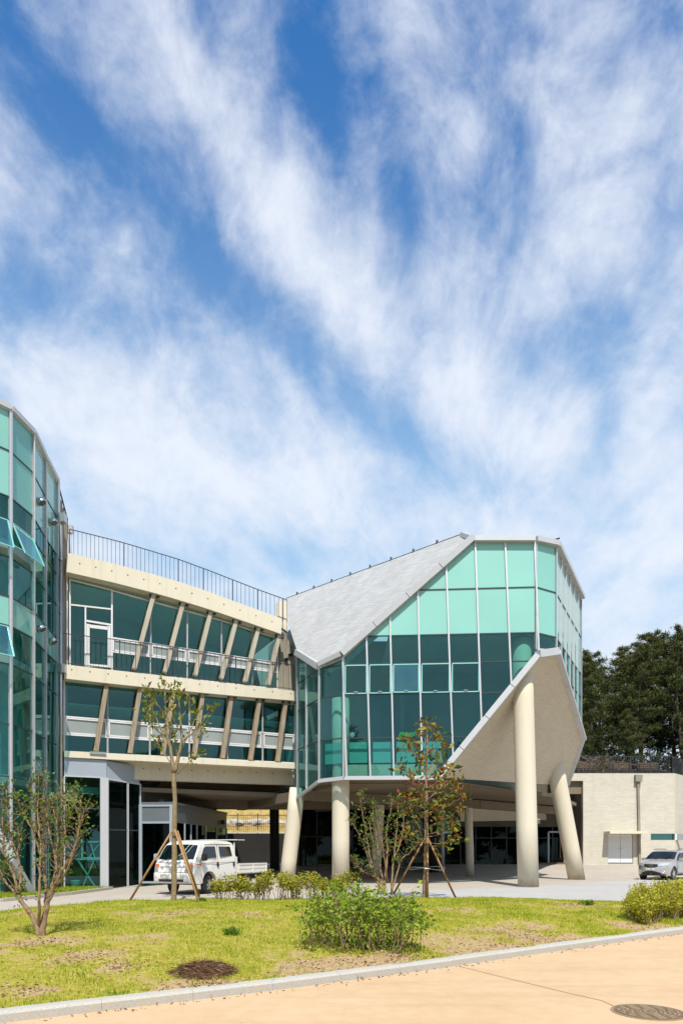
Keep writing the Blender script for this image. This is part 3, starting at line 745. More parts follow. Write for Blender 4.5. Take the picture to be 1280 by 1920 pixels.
# rough end wall between wing and pavilion roof, with vents
ew = MB(); ew.prism([WA.hit(526, 1180, -.9), WA.hit(557, 1222, -.9), WA.hit(557, 1300, -.9), WA.hit(521, 1296, -.9)], -WA.nv() * .3); ew.build('end_wall', M['grey_conc'], WG)
ew = MB(); ew.prism([WA.hit(521, 1128, -.9), WA.hit(538, 1128, -.9), WA.hit(540, 1185, -.9), WA.hit(521, 1172, -.9)], -WA.nv() * .3); ew.build('roof_upstand', M['cream'], WG)
def vent(parent, p, d, r=.16):
    """polished half-round wall cowl opening downwards"""
    d = Vector(d).normalized(); mb = MB(); p = Vector(p)
    ax = (d * .55 + Vector((0, 0, -.8))).normalized(); c = p + d * r * .75
    mb.lathe(c, ax, [(-r, .01), (-.92 * r, .4 * r), (-.7 * r, .72 * r), (-.35 * r, .94 * r), (0, r), (.3 * r, r)], 20, 0)
    mb.lathe(c + ax * .28 * r, ax, [(0, r * .93), (.012, r * .93)], 20, 1, False)
    mb.lathe(p, d, [(0, r * .95), (r * .5, r * .9)], 20)
    return mb.build('vent_cowl', [M['chrome'], M['black']], parent)
vent(WG, WA.hit(543, 1228, -.88), WA.nv(), .13); vent(WG, WA.hit(535.5, 1237, -.88), WA.nv(), .12)
# rooms behind the glass
rm = MB()
def slab(px0, px1, zt, zb, o0, o1, mi=0):
    a = (WA.hit(px0, 1300, o0).xy - WA.a).dot(WA.d); b = (WA.hit(px1, 1300, o0).xy - WA.a).dot(WA.d)
    rm.prism([WA.at(a, zb, o0), WA.at(b, zb, o0), WA.at(b, zt, o0), WA.at(a, zt, o0)], WA.nv() * (o1 - o0), mi)
slab(121, 565, 15.0, 5.2, -5.0, -5.2); rm.build('rear_room_wall', M['room'], WG)
rm = MB(); slab(110, 121.5, 15.2, 5.2, -.7, -5.0); slab(553, 556, 14.2, 5.2, -.75, -5.0); rm.build('party_wall', M['room'], WG)
rm = MB(); slab(122, 553, 8.75, 8.7, -.75, -4.9); rm.build('ceiling_panel', M['ceil'], WG)
# ground floor under the wing
GF = Wall((PY(121, 1600, 32.1).x, 32.1), (PY(196, 1600, 32.9).x, 32.9))
sl_ = MB(); zz = PY(196, 1457, 32.9).z; zt_ = PY(196, 1421, 32.9).z + .05
def zat(y, Y=32.6): return HC + (HOR - y) / F * Y
sl_.prism([GF.at(0, zat(1456), .0), GF.at(GF.L + .1, zat(1458), .0), GF.at(GF.L + .1, zat(1424), .0), GF.at(0, zat(1422), .0)], -GF.nv() * .3)
g2 = Wall((GF.b.x, GF.b.y), (PY(262, 1600, 34.6).x, 34.6))
sl_.prism([g2.at(0, zat(1458), 0), g2.at(g2.L, zat(1463), 0), g2.at(g2.L, zat(1428), 0), g2.at(0, zat(1424), 0)], -g2.nv() * .3)
sl_.build('header_panel', M['greymetal'], WG)
zb_ = -.25
f = MB(); f.bar(GF.at(GF.L, zb_, .02), GF.at(GF.L, zat(1457), .02), .34, .2, up=GF.nv()); f.build('corner_post', M['whitemetal'], WG)
curtain(WG, GF, [((0, -1), (0, 6)), ((GF.L - .17, -1), (GF.L - .17, 6))], [zb_, zat(1516), zat(1457)], [(0, zb_), (GF.L - .17, zb_), (GF.L - .17, zat(1457)), (0, zat(1457))], lambda i, j: M['glass'], M['whitemetal'], M['darkframe'], mw=.06)
curtain(WG, g2, [((.17, -1), (.17, 6)), ((g2.L * .64, -1), (g2.L * .64, 6)), ((g2.L, -1), (g2.L, 6))], [zb_ + .1, zat(1555), zat(1463)], [(.17, zb_), (g2.L, zb_ + .15), (g2.L, zat(1463)), (.17, zat(1459))], lambda i, j: M['glass_dark'], M['whitemetal'], M['darkframe'], mw=.07)
f = MB(); f.prism([GF.at(.2, zat(1474), -.5), GF.at(GF.L - .2, zat(1474), -.5), GF.at(GF.L - .2, zat(1488), -.5), GF.at(.2, zat(1488), -.5)], -GF.nv() * .04); f.build('pelmet', M['mint'], WG)
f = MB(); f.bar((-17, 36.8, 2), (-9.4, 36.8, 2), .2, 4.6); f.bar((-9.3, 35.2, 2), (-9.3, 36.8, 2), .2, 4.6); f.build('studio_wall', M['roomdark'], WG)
# undercroft ceiling, beams and rear wall under both upper volumes
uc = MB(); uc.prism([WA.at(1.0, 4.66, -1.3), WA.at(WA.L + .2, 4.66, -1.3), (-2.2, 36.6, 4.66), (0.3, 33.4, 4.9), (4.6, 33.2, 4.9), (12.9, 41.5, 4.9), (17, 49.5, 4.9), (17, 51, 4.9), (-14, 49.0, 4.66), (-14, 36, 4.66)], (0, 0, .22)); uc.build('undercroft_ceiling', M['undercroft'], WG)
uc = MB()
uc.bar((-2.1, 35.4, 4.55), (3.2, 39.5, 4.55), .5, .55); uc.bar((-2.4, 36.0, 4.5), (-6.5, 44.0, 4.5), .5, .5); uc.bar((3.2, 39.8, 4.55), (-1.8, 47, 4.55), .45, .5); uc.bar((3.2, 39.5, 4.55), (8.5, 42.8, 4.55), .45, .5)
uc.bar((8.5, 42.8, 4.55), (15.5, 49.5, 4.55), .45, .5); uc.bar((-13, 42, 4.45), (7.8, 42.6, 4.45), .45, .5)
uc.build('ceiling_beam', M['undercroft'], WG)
b = PY(515, 1640, 46); column((b.x, b.y, -.1), PY(514, 1490, 46), .32, 'shade_conc', WG); b = PY(397, 1600, 44); column((b.x, b.y, -.1), PY(396, 1480, 44), .35, 'shade_conc', WG)  # two more rear columns with the shade painted in
# unseen back wall closing the wing, set far back to shade the retaining wall
bk = MB(); bk.bar(WA.at(-.4, 9.8, -9.8), WA.at(WA.L - 2.5, 9.3, -9.8), .3, 9.2); bk.build('rear_wall', M['grey_conc'], WG)

# ================================================================== GLASS BLOCK (left)
BK = thing('glass_block', 'tall teal glass block with a rounded corner at the left edge', 'building', (-15, 30, 0))
ptsb = [PY(-80, 1600, 25.9), PY(-34, 1600, 25.95), PY(19, 1600, 26.75), PY(61.5, 1600, 28.25), PY(84, 1600, 30.1), PY(106.5, 1600, 32.0)]
ptsb = [(p.x, p.y) for p in ptsb]
ZB = [-.25, 1.95, 3.55, 4.55, 6.6, 8.95, 10.45, 11.6, 13.15, 14.6, 15.5, 17.3, 18.88]
mint_rows = {10, 11, 6}
AWN = {(2, 8), (1, 8), (1, 5)}
cutz = [(0, 1.62), (1, -.3)]
for i in range(5):
    w = Wall(ptsb[i], ptsb[i + 1])
    def pk(_, j, i=i):
        if (i, j) in AWN: return None
        if j in mint_rows: return M['mint'] if i < 2 else M['mint2'] if i == 2 else M['mint2']
        return M['glass']
    bot = -.25
    pol = [(0, bot), (w.L, bot), (w.L, 18.88), (0, 18.88)]
    if i == 2: pol = [(0, 1.45), (w.L * .97, -.25), (w.L, -.25), (w.L, 18.88), (0, 18.88)]
    if i == 1: pol = [(0, 3.4), (w.L, 1.5), (w.L, 18.88), (0, 18.88)]
    if i == 0: pol = [(0, 5.2), (w.L, 3.5), (w.L, 18.88), (0, 18.88)]
    fr = curtain(BK, w, [((0, -1), (0, 20)), ((w.L, -1), (w.L, 20))], ZB, pol, pk, M['alu'], M['darkframe'], mw=.10, md=.14, skip_trans=())
    for (fi, j) in AWN:
        if fi != i: continue
        z0, z1 = ZB[j] + .06, ZB[j + 1] - .06; ang = R(24)
        def wp(s, z): h = z1 - z; return w.at(s, z1 - h * math.cos(ang), .05 + h * math.sin(ang))
        f = MB(); q4 = [(.1, z0), (w.L - .1, z0), (w.L - .1, z1), (.1, z1)]
        for k in range(4): f.bar(wp(*q4[k]), wp(*q4[(k + 1) % 4]), .04, .05, up=w.nv())
        f.bar(w.at(.12, z0 + .5, 0), wp(.12, z0 + .1), .03, .02); f.bar(w.at(w.L - .12, z0 + .5, 0), wp(w.L - .12, z0 + .1), .03, .02)
        o = f.build('awning_window', M['wedge'], BK)
        MB().prism([wp(.12, z0), wp(w.L - .12, z0), wp(w.L - .12, z1), wp(.12, z1)], -w.nv() * .012).build('glass_pane', M['glass_open'], o)
    # sheet edge at the foot and the roof rim
rim = MB()
for a, b in zip(ptsb, ptsb[1:]):
    rim.bar((a[0], a[1], 18.98), (b[0], b[1], 18.98), .3, .2)
rim.build('roof_rim', M['whitemetal'], BK)
rp = [(x, y, 18.9) for x, y in ptsb] + [(-16.6, 37, 18.9), (-24, 37, 18.9), (-24, 32, 18.9)]
MB().prism(rp, (0, 0, -.3)).build('flat_roof', M['whitemetal'], BK)
w2 = Wall(ptsb[2], ptsb[3]); w1 = Wall(ptsb[1], ptsb[2]); w0 = Wall(ptsb[0], ptsb[1])
sk = MB()
sk.bar(w1.at(0, 3.28, .08), w1.at(w1.L, 1.4, .08), .34, .16, up=w1.nv()); sk.bar(w2.at(0, 1.35, .08), w2.at(w2.L * .98, -.32, .08), .34, .16, up=w2.nv()); sk.bar(w0.at(0, 5.1, .08), w0.at(w0.L, 3.4, .08), .34, .16, up=w0.nv())
sk.build('sloping_base_rail', M['whitemetal'], BK)
us = MB(); us.add([w0.at(0, 5.05), w1.at(0, 3.25), w2.at(0, 1.3), w2.at(w2.L, -.3), (-14.6, 33, -.3), (-19, 33.5, 3.0), (-20, 31, 5.0)], [(0, 1, 5), (1, 2, 5), (2, 3, 4), (2, 4, 5), (0, 5, 6)])
us.build('sloping_underside', M['brown_soffit'], BK)
fl_ = MB()
def inset(k):
    c = Vector((-17.5, 32.5)); return [(Vector(p) + (c - Vector(p)).normalized() * k) for p in ptsb]
I1 = inset(.3)
for z in (4.3, 9.0, 13.2 + .4):
    fl_.prism([(p.x, p.y, z) for p in I1] + [(-16.2, 37, z), (-22, 37, z), (-22, 31, z)], (0, 0, .35))
fl_.build('floor_slab', M['ceil'], BK)
I2 = inset(1.6); cu = MB()
for k in range(5):
    a, b = I2[k], I2[k + 1]; n = 16
    for i in range(n):
        p = a.lerp(b, i / n); r_ = a.lerp(b, (i + 1) / n); nn = (b - a).normalized(); nn = Vector((nn.y, -nn.x)) * (.06 if i % 2 else -.06)
        p2 = a.lerp(b, (i + .5) / n) + nn
        for (za, zb2) in ((-.2, 4.3), (4.65, 9.0), (9.35, 13.6), (13.95, 18.5)):
            cu.poly([(p.x, p.y, za), (p2.x, p2.y, za), (p2.x, p2.y, zb2), (p.x, p.y, zb2)]); cu.poly([(p2.x, p2.y, za), (r_.x, r_.y, za), (r_.x, r_.y, zb2), (p2.x, p2.y, zb2)])
cu.build('curtain', M['curtain'], BK)
w3 = Wall(ptsb[3], ptsb[4]); w4 = Wall(ptsb[4], ptsb[5])
for px, py, w in ((72, 941, w3), (94, 979, w4), (72, 1179, w3), (94, 1203, w4)):
    vent(BK, w.hit(px, py, .02), w.nv(), .19)
# end fin, corner mullion, parapet rail and downpipe beside the wing
fn = MB(); p0 = ptsb[5]
fn.bar((p0[0] + .02, p0[1] + .02, 9.3), (p0[0] + .02, p0[1] + .02, -.3), .22, .2); fn.bar((p0[0] + .02, p0[1] + .02, 9.3), (p0[0] + .02, p0[1] + .02, 18.9), .22, .2)
fn.build('corner_mullion', M['alu'], BK)
fn = MB()
a = PY(109, 1600, 32.25); b = PY(127, 1600, 32.75)
fn.prism([(a.x, a.y, 5.1), (b.x, b.y, 5.1), (b.x, b.y, zat(985, 32.7)), (a.x, a.y, zat(915, 32.2))], (-2.6, .9, 0)); fn.build('end_wall', M['grey_conc'], BK)
fr_ = MB(); t0 = PY(109, 905, 32.3); t1 = PY(127, 975, 33.0)
fr_.bar(t0, t1, .05, .05)
for k in range(6): p = t0.lerp(t1, k / 5); fr_.bar(p, p - Vector((0, 0, 1.0)), .03, .03)
fr_.build('parapet_railing', M['rail'], BK)
dp = MB(); p = PY(114.5, 1000, 31.95); q_ = PY(114.5, 1255, 31.95)
dp.tube([(p.x, p.y, zat(985, 31.95)), (p.x, p.y, -.1)], .075, 12)
for y in (972, 1254): c = PY(117 if y < 1000 else 117.5, y, 31.95); dp.box(c.x - .17, c.x + .17, c.y - .15, c.y + .15, c.z - .2, c.z + .2)
for y in (1050, 1150, 1330, 1430, 1530): c = PY(114.5, y, 31.95); dp.lathe(c, (0, 0, 1), [(0, .095), (.05, .095)], 12)
dp.build('downpipe', M['steel'], BK)
dp = MB(); c = PY(132, 990, 33.2); dp.tube([(c.x, c.y, 14.8), (c.x, c.y, zat(988, 33.2))], .07, 10); dp.box(c.x - .14, c.x + .14, c.y - .1, c.y + .1, zat(1000, 33.2), zat(986, 33.2)); dp.build('roof_outlet', M['whitemetal'], WG)
# studio furniture seen through the shop window
tb = thing('work_table', 'turquoise studio trestle bench behind the ground floor window', 'table', (-11.8, 33.4, -.2))
zt2 = zat(1611, 33.2); f = MB()
f.bar((-12.9, 33.4, zt2), (-11.35, 33.5, zt2), .55, .08, up=(0, 0, 1)); f.build('tabletop', M['curtain'], tb)
for a, b in (((-12.8, 33.2), (-11.9, 33.2)), ((-12.0, 33.2), (-12.6, 33.2))):
    MB().bar((a[0], a[1], zt2 - .04), (b[0], b[1], -.2), .09, .05).build('leg', M['curtain'], tb)
ez = thing('picture_frame', 'empty turquoise stretcher frame propped on the trestle bench', 'frame', (-11.9, 33.5, zt2 + .05))
f = MB(); x0, x1, z0, z1 = -12.7, -11.4, zt2 + .06, zt2 + .85
for a, b in (((x0, z0), (x1, z0)), ((x1, z0), (x1, z1)), ((x1, z1), (x0, z1)), ((x0, z1), (x0, z0))): f.bar((a[0], 33.5, a[1]), (b[0], 33.5, b[1]), .08, .05, up=(0, 1, 0))
f.build('frame_rail', M['curtain'], ez); MB().bar((-12.4, 33.55, z0), (-11.9, 33.55, z1 - .1), .05, .04).bar((-12.1, 33.55, z0), (-12.3, 33.55, z1 - .1), .05, .04).build('brace', M['curtain'], ez)
bu = MB(); bu.lathe((-12.75, 32.75, -.22), (0, 0, 1), [(0, .17), (.02, .18), (.42, .22), (.44, .23), (.45, .20), (.40, .19)], 18)
tag(bu.build('bucket', M['curtain']), 'turquoise bucket on the studio floor behind the ground floor glass', 'bucket')

# ================================================================== VESTIBULE behind the truck
VS = thing('entrance_vestibule', 'low blue grey metal vestibule with glazed side behind the white truck', 'vestibule', (-8.6, 36, 0))
v0 = PY(262, 1600, 34.6); v1 = PY(326, 1600, 34.4); v2 = PY(425, 1600, 44.0)
Va = Wall((v0.x, v0.y), (v1.x, v1.y)); Vb = Wall((v1.x, v1.y), (v2.x, v2.y)); H = zat(1508, 34.4)
mb = MB(); mb.prism([(v0.x, v0.y, H), (v1.x + .05, v1.y - .05, H), (v2.x + .05, v2.y, H), (v2.x - 3, v2.y, H), (v0.x, v0.y + 3, H)], (0, 0, .12)); mb.build('roof', M['vestibule'], VS)
mb = MB(); zh = zat(1542, 34.4)
mb.prism([Va.at(.02, zh), Va.at(Va.L, zh), Va.at(Va.L, H), Va.at(.02, H)], -Va.nv() * .1)
mb.prism([Vb.at(0, zh), Vb.at(Vb.L, zh), Vb.at(Vb.L, H), Vb.at(0, H)], -Vb.nv() * .1); mb.build('fascia_panel', M['vestibule'], VS)
mb = MB()
for s_ in (.07, Va.L - .12): mb.bar(Va.at(s_, 0, .03), Va.at(s_, H, .03), .16, .08, up=Va.nv())
mb.bar(Va.at(0.15, zh, .02), Va.at(Va.L - .2, zh, .02), .1, .07, up=Va.nv()); mb.bar(Va.at(0.15, H - .06, .02), Va.at(Va.L - .2, H - .06, .02), .1, .07, up=Va.nv()); mb.bar(Va.at(0.15, 0.05, .02), Va.at(Va.L - .2, .05, .02), .1, .07, up=Va.nv())
for s_ in (.06, 1.6, 2.6, 3.6, 5.2, 7.4, Vb.L - .08): mb.bar(Vb.at(s_, 0, .02), Vb.at(s_, zh, .02), .10, .07, up=Vb.nv())
mb.bar(Vb.at(0, 2.0, .02), Vb.at(Vb.L, 2.0, .02), .08, .06, up=Vb.nv()); mb.build('frame', M['greymetal'], VS)
MB().prism([Va.at(.15, .1), Va.at(Va.L - .2, .1), Va.at(Va.L - .2, zh), Va.at(.15, zh)], -Va.nv() * .02).build('glass_pane', M['glass_dark'], VS)
ss_ = [.1, 1.6, 2.6, 3.6, 5.2, 7.4, Vb.L - .1]
for a, b in zip(ss_, ss_[1:]): MB().prism([Vb.at(a + .05, .05), Vb.at(b - .05, .05), Vb.at(b - .05, zh), Vb.at(a + .05, zh)], -Vb.nv() * .02).build('glass_pane', M['glass_dark'], VS)
lm = MB(); p = Vb.at(Vb.L - 1.2, zh + .35, .03); lm.lathe(p, Vb.nv(), [(0, .14), (.12, .14), (.2, .08)], 14); lm.build('wall_lamp', M['black'], VS)
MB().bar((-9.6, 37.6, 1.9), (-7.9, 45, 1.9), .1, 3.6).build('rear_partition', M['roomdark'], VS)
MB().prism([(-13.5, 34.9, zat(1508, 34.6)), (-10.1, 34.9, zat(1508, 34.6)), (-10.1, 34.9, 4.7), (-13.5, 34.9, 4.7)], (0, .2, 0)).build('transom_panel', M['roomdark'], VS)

# ================================================================== HALL at the back of the undercroft
HL = thing('rear_hall', 'dark glazed hall with a concrete band at the back of the undercroft', 'building', (8, 50, 0))
h0 = PY(560, 1600, 46.5); h1 = PY(760, 1600, 47.5); h2 = PY(862, 1600, 51.4); h3 = PY(1120, 1600, 52.0)
for (a, b, n, zt3, band) in ((h0, h1, 6, 4.7, None), (h1, h2, 3, 4.7, None), (h2, h3, 9, zat(1550, 52), zat(1470, 52))):
    w = Wall((a.x, a.y), (b.x, b.y)); g0 = .25
    curtain(HL, w, [((w.L * k / n, -1), (w.L * k / n, 7)) for k in range(n + 1)], [g0, 2.6, zt3], [(0, g0), (w.L, g0), (w.L, zt3), (0, zt3)], lambda i, j: M['glass_dark'], M['rail'], M['rail'], mw=.06)
    if band:
        MB().prism([w.at(0, zt3, .1), w.at(w.L, zt3, .1), w.at(w.L, band, .1), w.at(0, band, .1)], -w.nv() * .3).build('concrete_band', M['band'], HL)
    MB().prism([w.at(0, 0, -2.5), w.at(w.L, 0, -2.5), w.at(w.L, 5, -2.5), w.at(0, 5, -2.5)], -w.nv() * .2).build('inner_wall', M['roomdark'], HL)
    MB().prism([w.at(0, -.1, .25), w.at(w.L, -.1, .25), w.at(w.L, g0 + .3, .25), w.at(0, g0 + .3, .25)], -w.nv() * .5).build('plinth', M['undercroft'], HL)
dm = plain('orange_wood', (0.22, 0.09, 0.03), 0.5)
mb = MB()
p0 = PY(1027, 1617, 51.8); p1 = PY(1057, 1560, 51.8); zg = .62
for x in (p0.x, p1.x): mb.bar((x, 51.75, zg), (x, 51.75, p1.z), .12, .1, up=(0, 1, 0))
mb.bar((p0.x, 51.75, p1.z), (p1.x, 51.75, p1.z), .12, .1, up=(0, 1, 0)); ob = mb.build('entrance_door', M['greymetal'], HL)
x = PY(1049, 1590, 51.7).x; MB().bar((x, 51.65, 1.1), (x, 51.65, 2.9), .1, .06).bar((x + .25, 51.65, 1.1), (x + .25, 51.65, 2.9), .08, .06).build('handle', dm, ob)
x = PY(1060, 1610, 51.6).x; MB().box(x - 3.2, x + 2, 51.3, 51.62, .55, .74).build('step', dm, HL)
lt = MB(); p = PY(1008, 1540, 51.7); lt.box(p.x - .12, p.x + .12, 51.6, 51.85, p.z - .18, p.z + .18); lt.build('wall_lamp', M['white'], HL)

# ================================================================== ANNEX (right, cream brick wall)
AX = thing('brick_annex', 'low cream brick annex with double door and slot window at the right edge', 'building', (22, 50, .6))
ya = 50.0; za = zat(1450, ya); xl = PY(1092.5, 1500, ya).x; xr = PY(1264, 1500, ya).x; xl2 = PY(1040, 1500, ya).x
c_ = PY(1320, 1500, 55.5)
def AXp(px, py, y=ya): p = PY(px, py, y); return p.x, p.z
dx0, dz1 = AXp(1139, 1565.5); dx1, dz0 = AXp(1186, 1618); wx0, wz1 = AXp(1219, 1563); wx1, wz0 = AXp(1290, 1575)
mb = MB(); T = .35
def wb(x0, x1, z0, z1): mb.box(x0, x1, ya, ya + T, z0, z1)
hz = zat(1488, ya)
wb(xl, dx0, -.3, za); wb(dx0, dx1, dz1, za); wb(dx0, dx1, -.3, dz0); wb(dx1, wx0, -.3, za); wb(wx0, xr, -.3, wz0); wb(wx0, xr, wz1, za)
wb(xl2, xl, zat(1464, ya), za)
mb.prism([(xr, ya, -.3), (c_.x, c_.y, -.3), (c_.x, c_.y + .4, -.3), (xr, ya + T, -.3)], (0, 0, za + .3))
mb.build('brick_wall', M['annex'], AX)
mb = MB(); mb.box(xl2, xl - .01, ya + .3, ya + .6, hz, zat(1464, ya)); mb.box(xl, xl + .2, ya + T, ya + 2.4, -.2, za - .1); mb.build('lintel_recess', M['undercroft'], AX)
mb = MB(); mb.prism([(xl2, ya + .1, za - .12), (xr, ya + .1, za - .12), (c_.x, c_.y, za - .12), (c_.x, 62, za - .12), (xl2, 62, za - .12)], (0, 0, .1)); mb.build('terrace_roof', M['grey_conc'], AX)
mb = MB(); xm = (dx0 + dx1) / 2; mb.box(dx0 + .03, xm - .012, ya + .06, ya + .12, dz0 + .05, dz1 - .02); mb.box(xm + .012, dx1 - .03, ya + .06, ya + .12, dz0 + .05, dz1 - .02)
do = mb.build('double_door', M['white'], AX); h = MB()
for s_ in (-1, 1): h.bar((xm + s_ * .05, ya + .03, dz0 + 1.05), (xm + s_ * .18, ya + .03, dz0 + 1.05), .04, .04); h.lathe((xm + s_ * .06, ya + .07, dz0 + 1.05), (0, -1, 0), [(0, .04), (.05, .04)], 10)
h.build('handle', M['steel'], do)
mb = MB(); mb.box(dx0, dx1, ya - .04, ya + .1, dz0 - .02, dz0 + .05); mb.build('door_sill', M['steel'], AX)
mb = MB(); a, z1_ = AXp(1131, 1560.5); b, z0_ = AXp(1201, 1564.5); mb.box(a, b, ya - 1.15, ya, z1_ - .13, z1_ + .05); mb.build('door_canopy', M['cream'], AX)
mb = MB(); a, z1_ = AXp(1265, 1562); wf = mb.box(wx0, a, ya + .2, ya + .24, wz0, wz1); mb.build('slot_window', M['glass_dark'], AX)
mb = MB(); mb.box(a, a + .16, ya + .1, ya + .2, wz0, wz1); mb.box(a + .16, a + 1.2, ya + .15, ya + .19, wz0, wz1, 1); mb.build('sliding_sash', [M['white'], M['frost']], AX)
mb = MB(); a, z1_ = AXp(1194, 1455); b, z0_ = AXp(1198, 1610); mb.bar((a, ya - .1, z1_ - .2), (b - .03, ya - .1, .55), .16, .14, up=(0, 1, 0)); mb.box(a - .24, a + .24, ya - .3, ya - .01, z1_ - .42, z1_ + .06); mb.build('downpipe', M['grey_conc'], AX)
# ================================================================== GROUND
ZR = -0.05
kerb_px = [(-260, 1947), (0, 1919), (500, 1859), (800, 1819), (880, 1807), (1280, 1750)]
KP = []
for x, y in kerb_px:
    Y = (HC - ZR) * F / (y - HOR); KP.append(((x - 640) / F * Y, Y))
KP = [(-30, -6.0), (-12, 1.8)] + KP[1:] + [(14, 19.6), (40, 40)]
def kerbY(x): return interp(x, KP)
back = [(-30, 12), (-12, 14.6), (-8.9, 17.9), (-8.2, 20.2), (-6.6, 22.0), (-3, 22.3), (0, 22.4), (2.5, 22.9), (4.7, 23.0), (7.1, 21.6), (8.7, 21.2), (10.4, 21.0), (14, 20.9), (16, 22), (40, 42)]
def backY(x): return interp(x, back)
def lawn_t(x, y):
    a, b = kerbY(x) + .12, backY(x); return (y - a) / max(.3, b - a)
def lawn_z(x, y):
    t = min(1, max(0, lawn_t(x, y)))
    base = lerp(ZR + .10, ground(x, backY(x)) + .05, t)
    return base + .16 * math.sin(math.pi * t) * (1 - .2 * math.cos(x * .7)) + .02 * math.sin(x * 1.9 + y * 1.3)
def grid(nm, xs, nj, fy, fz, m, kind='structure'):
    mb = MB(); n = len(xs); vs = []
    for x in xs:
        for j in range(nj + 1):
            y = fy(x, j / nj); vs.append((x, y, fz(x, y)))
    fs = [(i * (nj + 1) + j, (i + 1) * (nj + 1) + j, (i + 1) * (nj + 1) + j + 1, i * (nj + 1) + j + 1) for i in range(n - 1) for j in range(nj)]
    mb.add(vs, fs, 0, True); o = mb.build(nm, m, recalc=False); tag(o, kind=kind); return o
def paver_mat():
    m, t, b = mat('plaza_pavers'); b.inputs['Roughness'].default_value = 0.85; b.inputs['Specular IOR Level'].default_value = 0.2
    tc = t.node('ShaderNodeTexCoord').outputs['Object']
    mp = t.node('ShaderNodeMapping'); t.l.new(tc, mp.inputs[0]); mp.inputs['Rotation'].default_value = (0, 0, R(38))
    n = t.node('ShaderNodeTexBrick'); t.l.new(mp.outputs[0], n.inputs['Vector'])
    n.inputs['Color1'].default_value = (0.425, 0.412, 0.395, 1); n.inputs['Color2'].default_value = (0.38, 0.37, 0.357, 1); n.inputs['Mortar'].default_value = (0.30, 0.287, 0.27, 1)
    n.inputs['Scale'].default_value = 1; n.inputs['Brick Width'].default_value = .4; n.inputs['Row Height'].default_value = .2; n.inputs['Mortar Size'].default_value = .012
    # warmer paving under and behind the building
    xyz = t.node('ShaderNodeSeparateXYZ'); t.l.new(tc, xyz.inputs[0])
    w = t.m('ADD', xyz.outputs[1], t.m('MULTIPLY', xyz.outputs[0], -0.75))
    warm = t.mapr(w, 25.6, 25.75)
    c = t.mix(warm, n.outputs[0], t.mix(1.0, n.outputs[0], (1.02, 0.93, 0.82), 'MULTIPLY'))
    f = t.noise(tc, 0.35, 6, 0.6); f2 = t.noise(tc, 3.0, 6, 0.65)
    c = t.mix(1.0, c, t.ramp(t.m('ADD', t.m('MULTIPLY', f, .6), t.m('MULTIPLY', f2, .4)), [(0.3, (.86, .86, .86)), (0.7, (1.06, 1.05, 1.04))]), 'MULTIPLY')
    t.l.new(c, b.inputs['Base Color'])
    return m
xs = [-30 + i * 1.0 for i in range(75)]
grid('plaza', xs, 44, lambda x, t: lerp(backY(x) - .8, 62, t), ground, paver_mat())
def road_mat():
    m, t, b = mat('peach_road'); b.inputs['Roughness'].default_value = 0.8; b.inputs['Specular IOR Level'].default_value = 0.2
    tc = t.node('ShaderNodeTexCoord').outputs['Object']
    f = t.noise(tc, 0.5, 6, 0.62); f2 = t.noise(tc, 5, 6, 0.65); f3 = t.noise(tc, 120, 3, .6)
    c = t.ramp(t.m('ADD', t.m('MULTIPLY', f, .55), t.m('MULTIPLY', f2, .45)), [(0.30, (.45, .305, .175)), (0.5, (.51, .355, .21)), (0.7, (.55, .40, .255))])
    c = t.mix(1.0, c, t.ramp(f3, [(0.3, (.86, .86, .86)), (.7, (1.08, 1.08, 1.08))]), 'MULTIPLY')
    mp = t.node('ShaderNodeMapping'); t.l.new(tc, mp.inputs[0]); mp.inputs['Rotation'].default_value = (0, 0, R(-37)); mp.inputs['Scale'].default_value = (.12, 1.3, 1)
    c = t.mix(t.mapr(t.noise(mp.outputs[0], 1.4, 7, .68), .5, .72, 0, .35), c, (.34, .23, .135))
    spk = t.node('ShaderNodeTexVoronoi'); t.l.new(tc, spk.inputs['Vector']); spk.inputs['Scale'].default_value = 2.2
    c = t.mix(t.mapr(t.m('ADD', spk.outputs['Distance'], t.m('MULTIPLY', t.noise(tc, 26, 3, .6), .12)), .085, .10, .55, 0), c, (.20, .13, .08))
    t.l.new(c, b.inputs['Base Color'])
    bn = t.node('ShaderNodeBump'); bn.inputs['Strength'].default_value = .15; bn.inputs['Distance'].default_value = .005
    t.l.new(f3, bn.inputs['Height']); t.l.new(bn.outputs[0], b.inputs['Normal'])
    return m
grid('road', xs, 12, lambda x, t: lerp(-14, kerbY(x) + .02, t), lambda x, y: ZR, road_mat())
mb = MB(); pr = None
jt = [PY(x, y, (HC - ZR - .004) * F / (y - HOR)) for x, y in ((862, 1812), (930, 1829), (1000, 1846), (1070, 1863), (1128, 1876), (1150, 1886))]
for a, b in zip(jt, jt[1:]): mb.bar(a, b, .012, .002)
tag(mb.build('road_joint', plain('joint_seal', (.33, .215, .12), .9)), kind='structure')
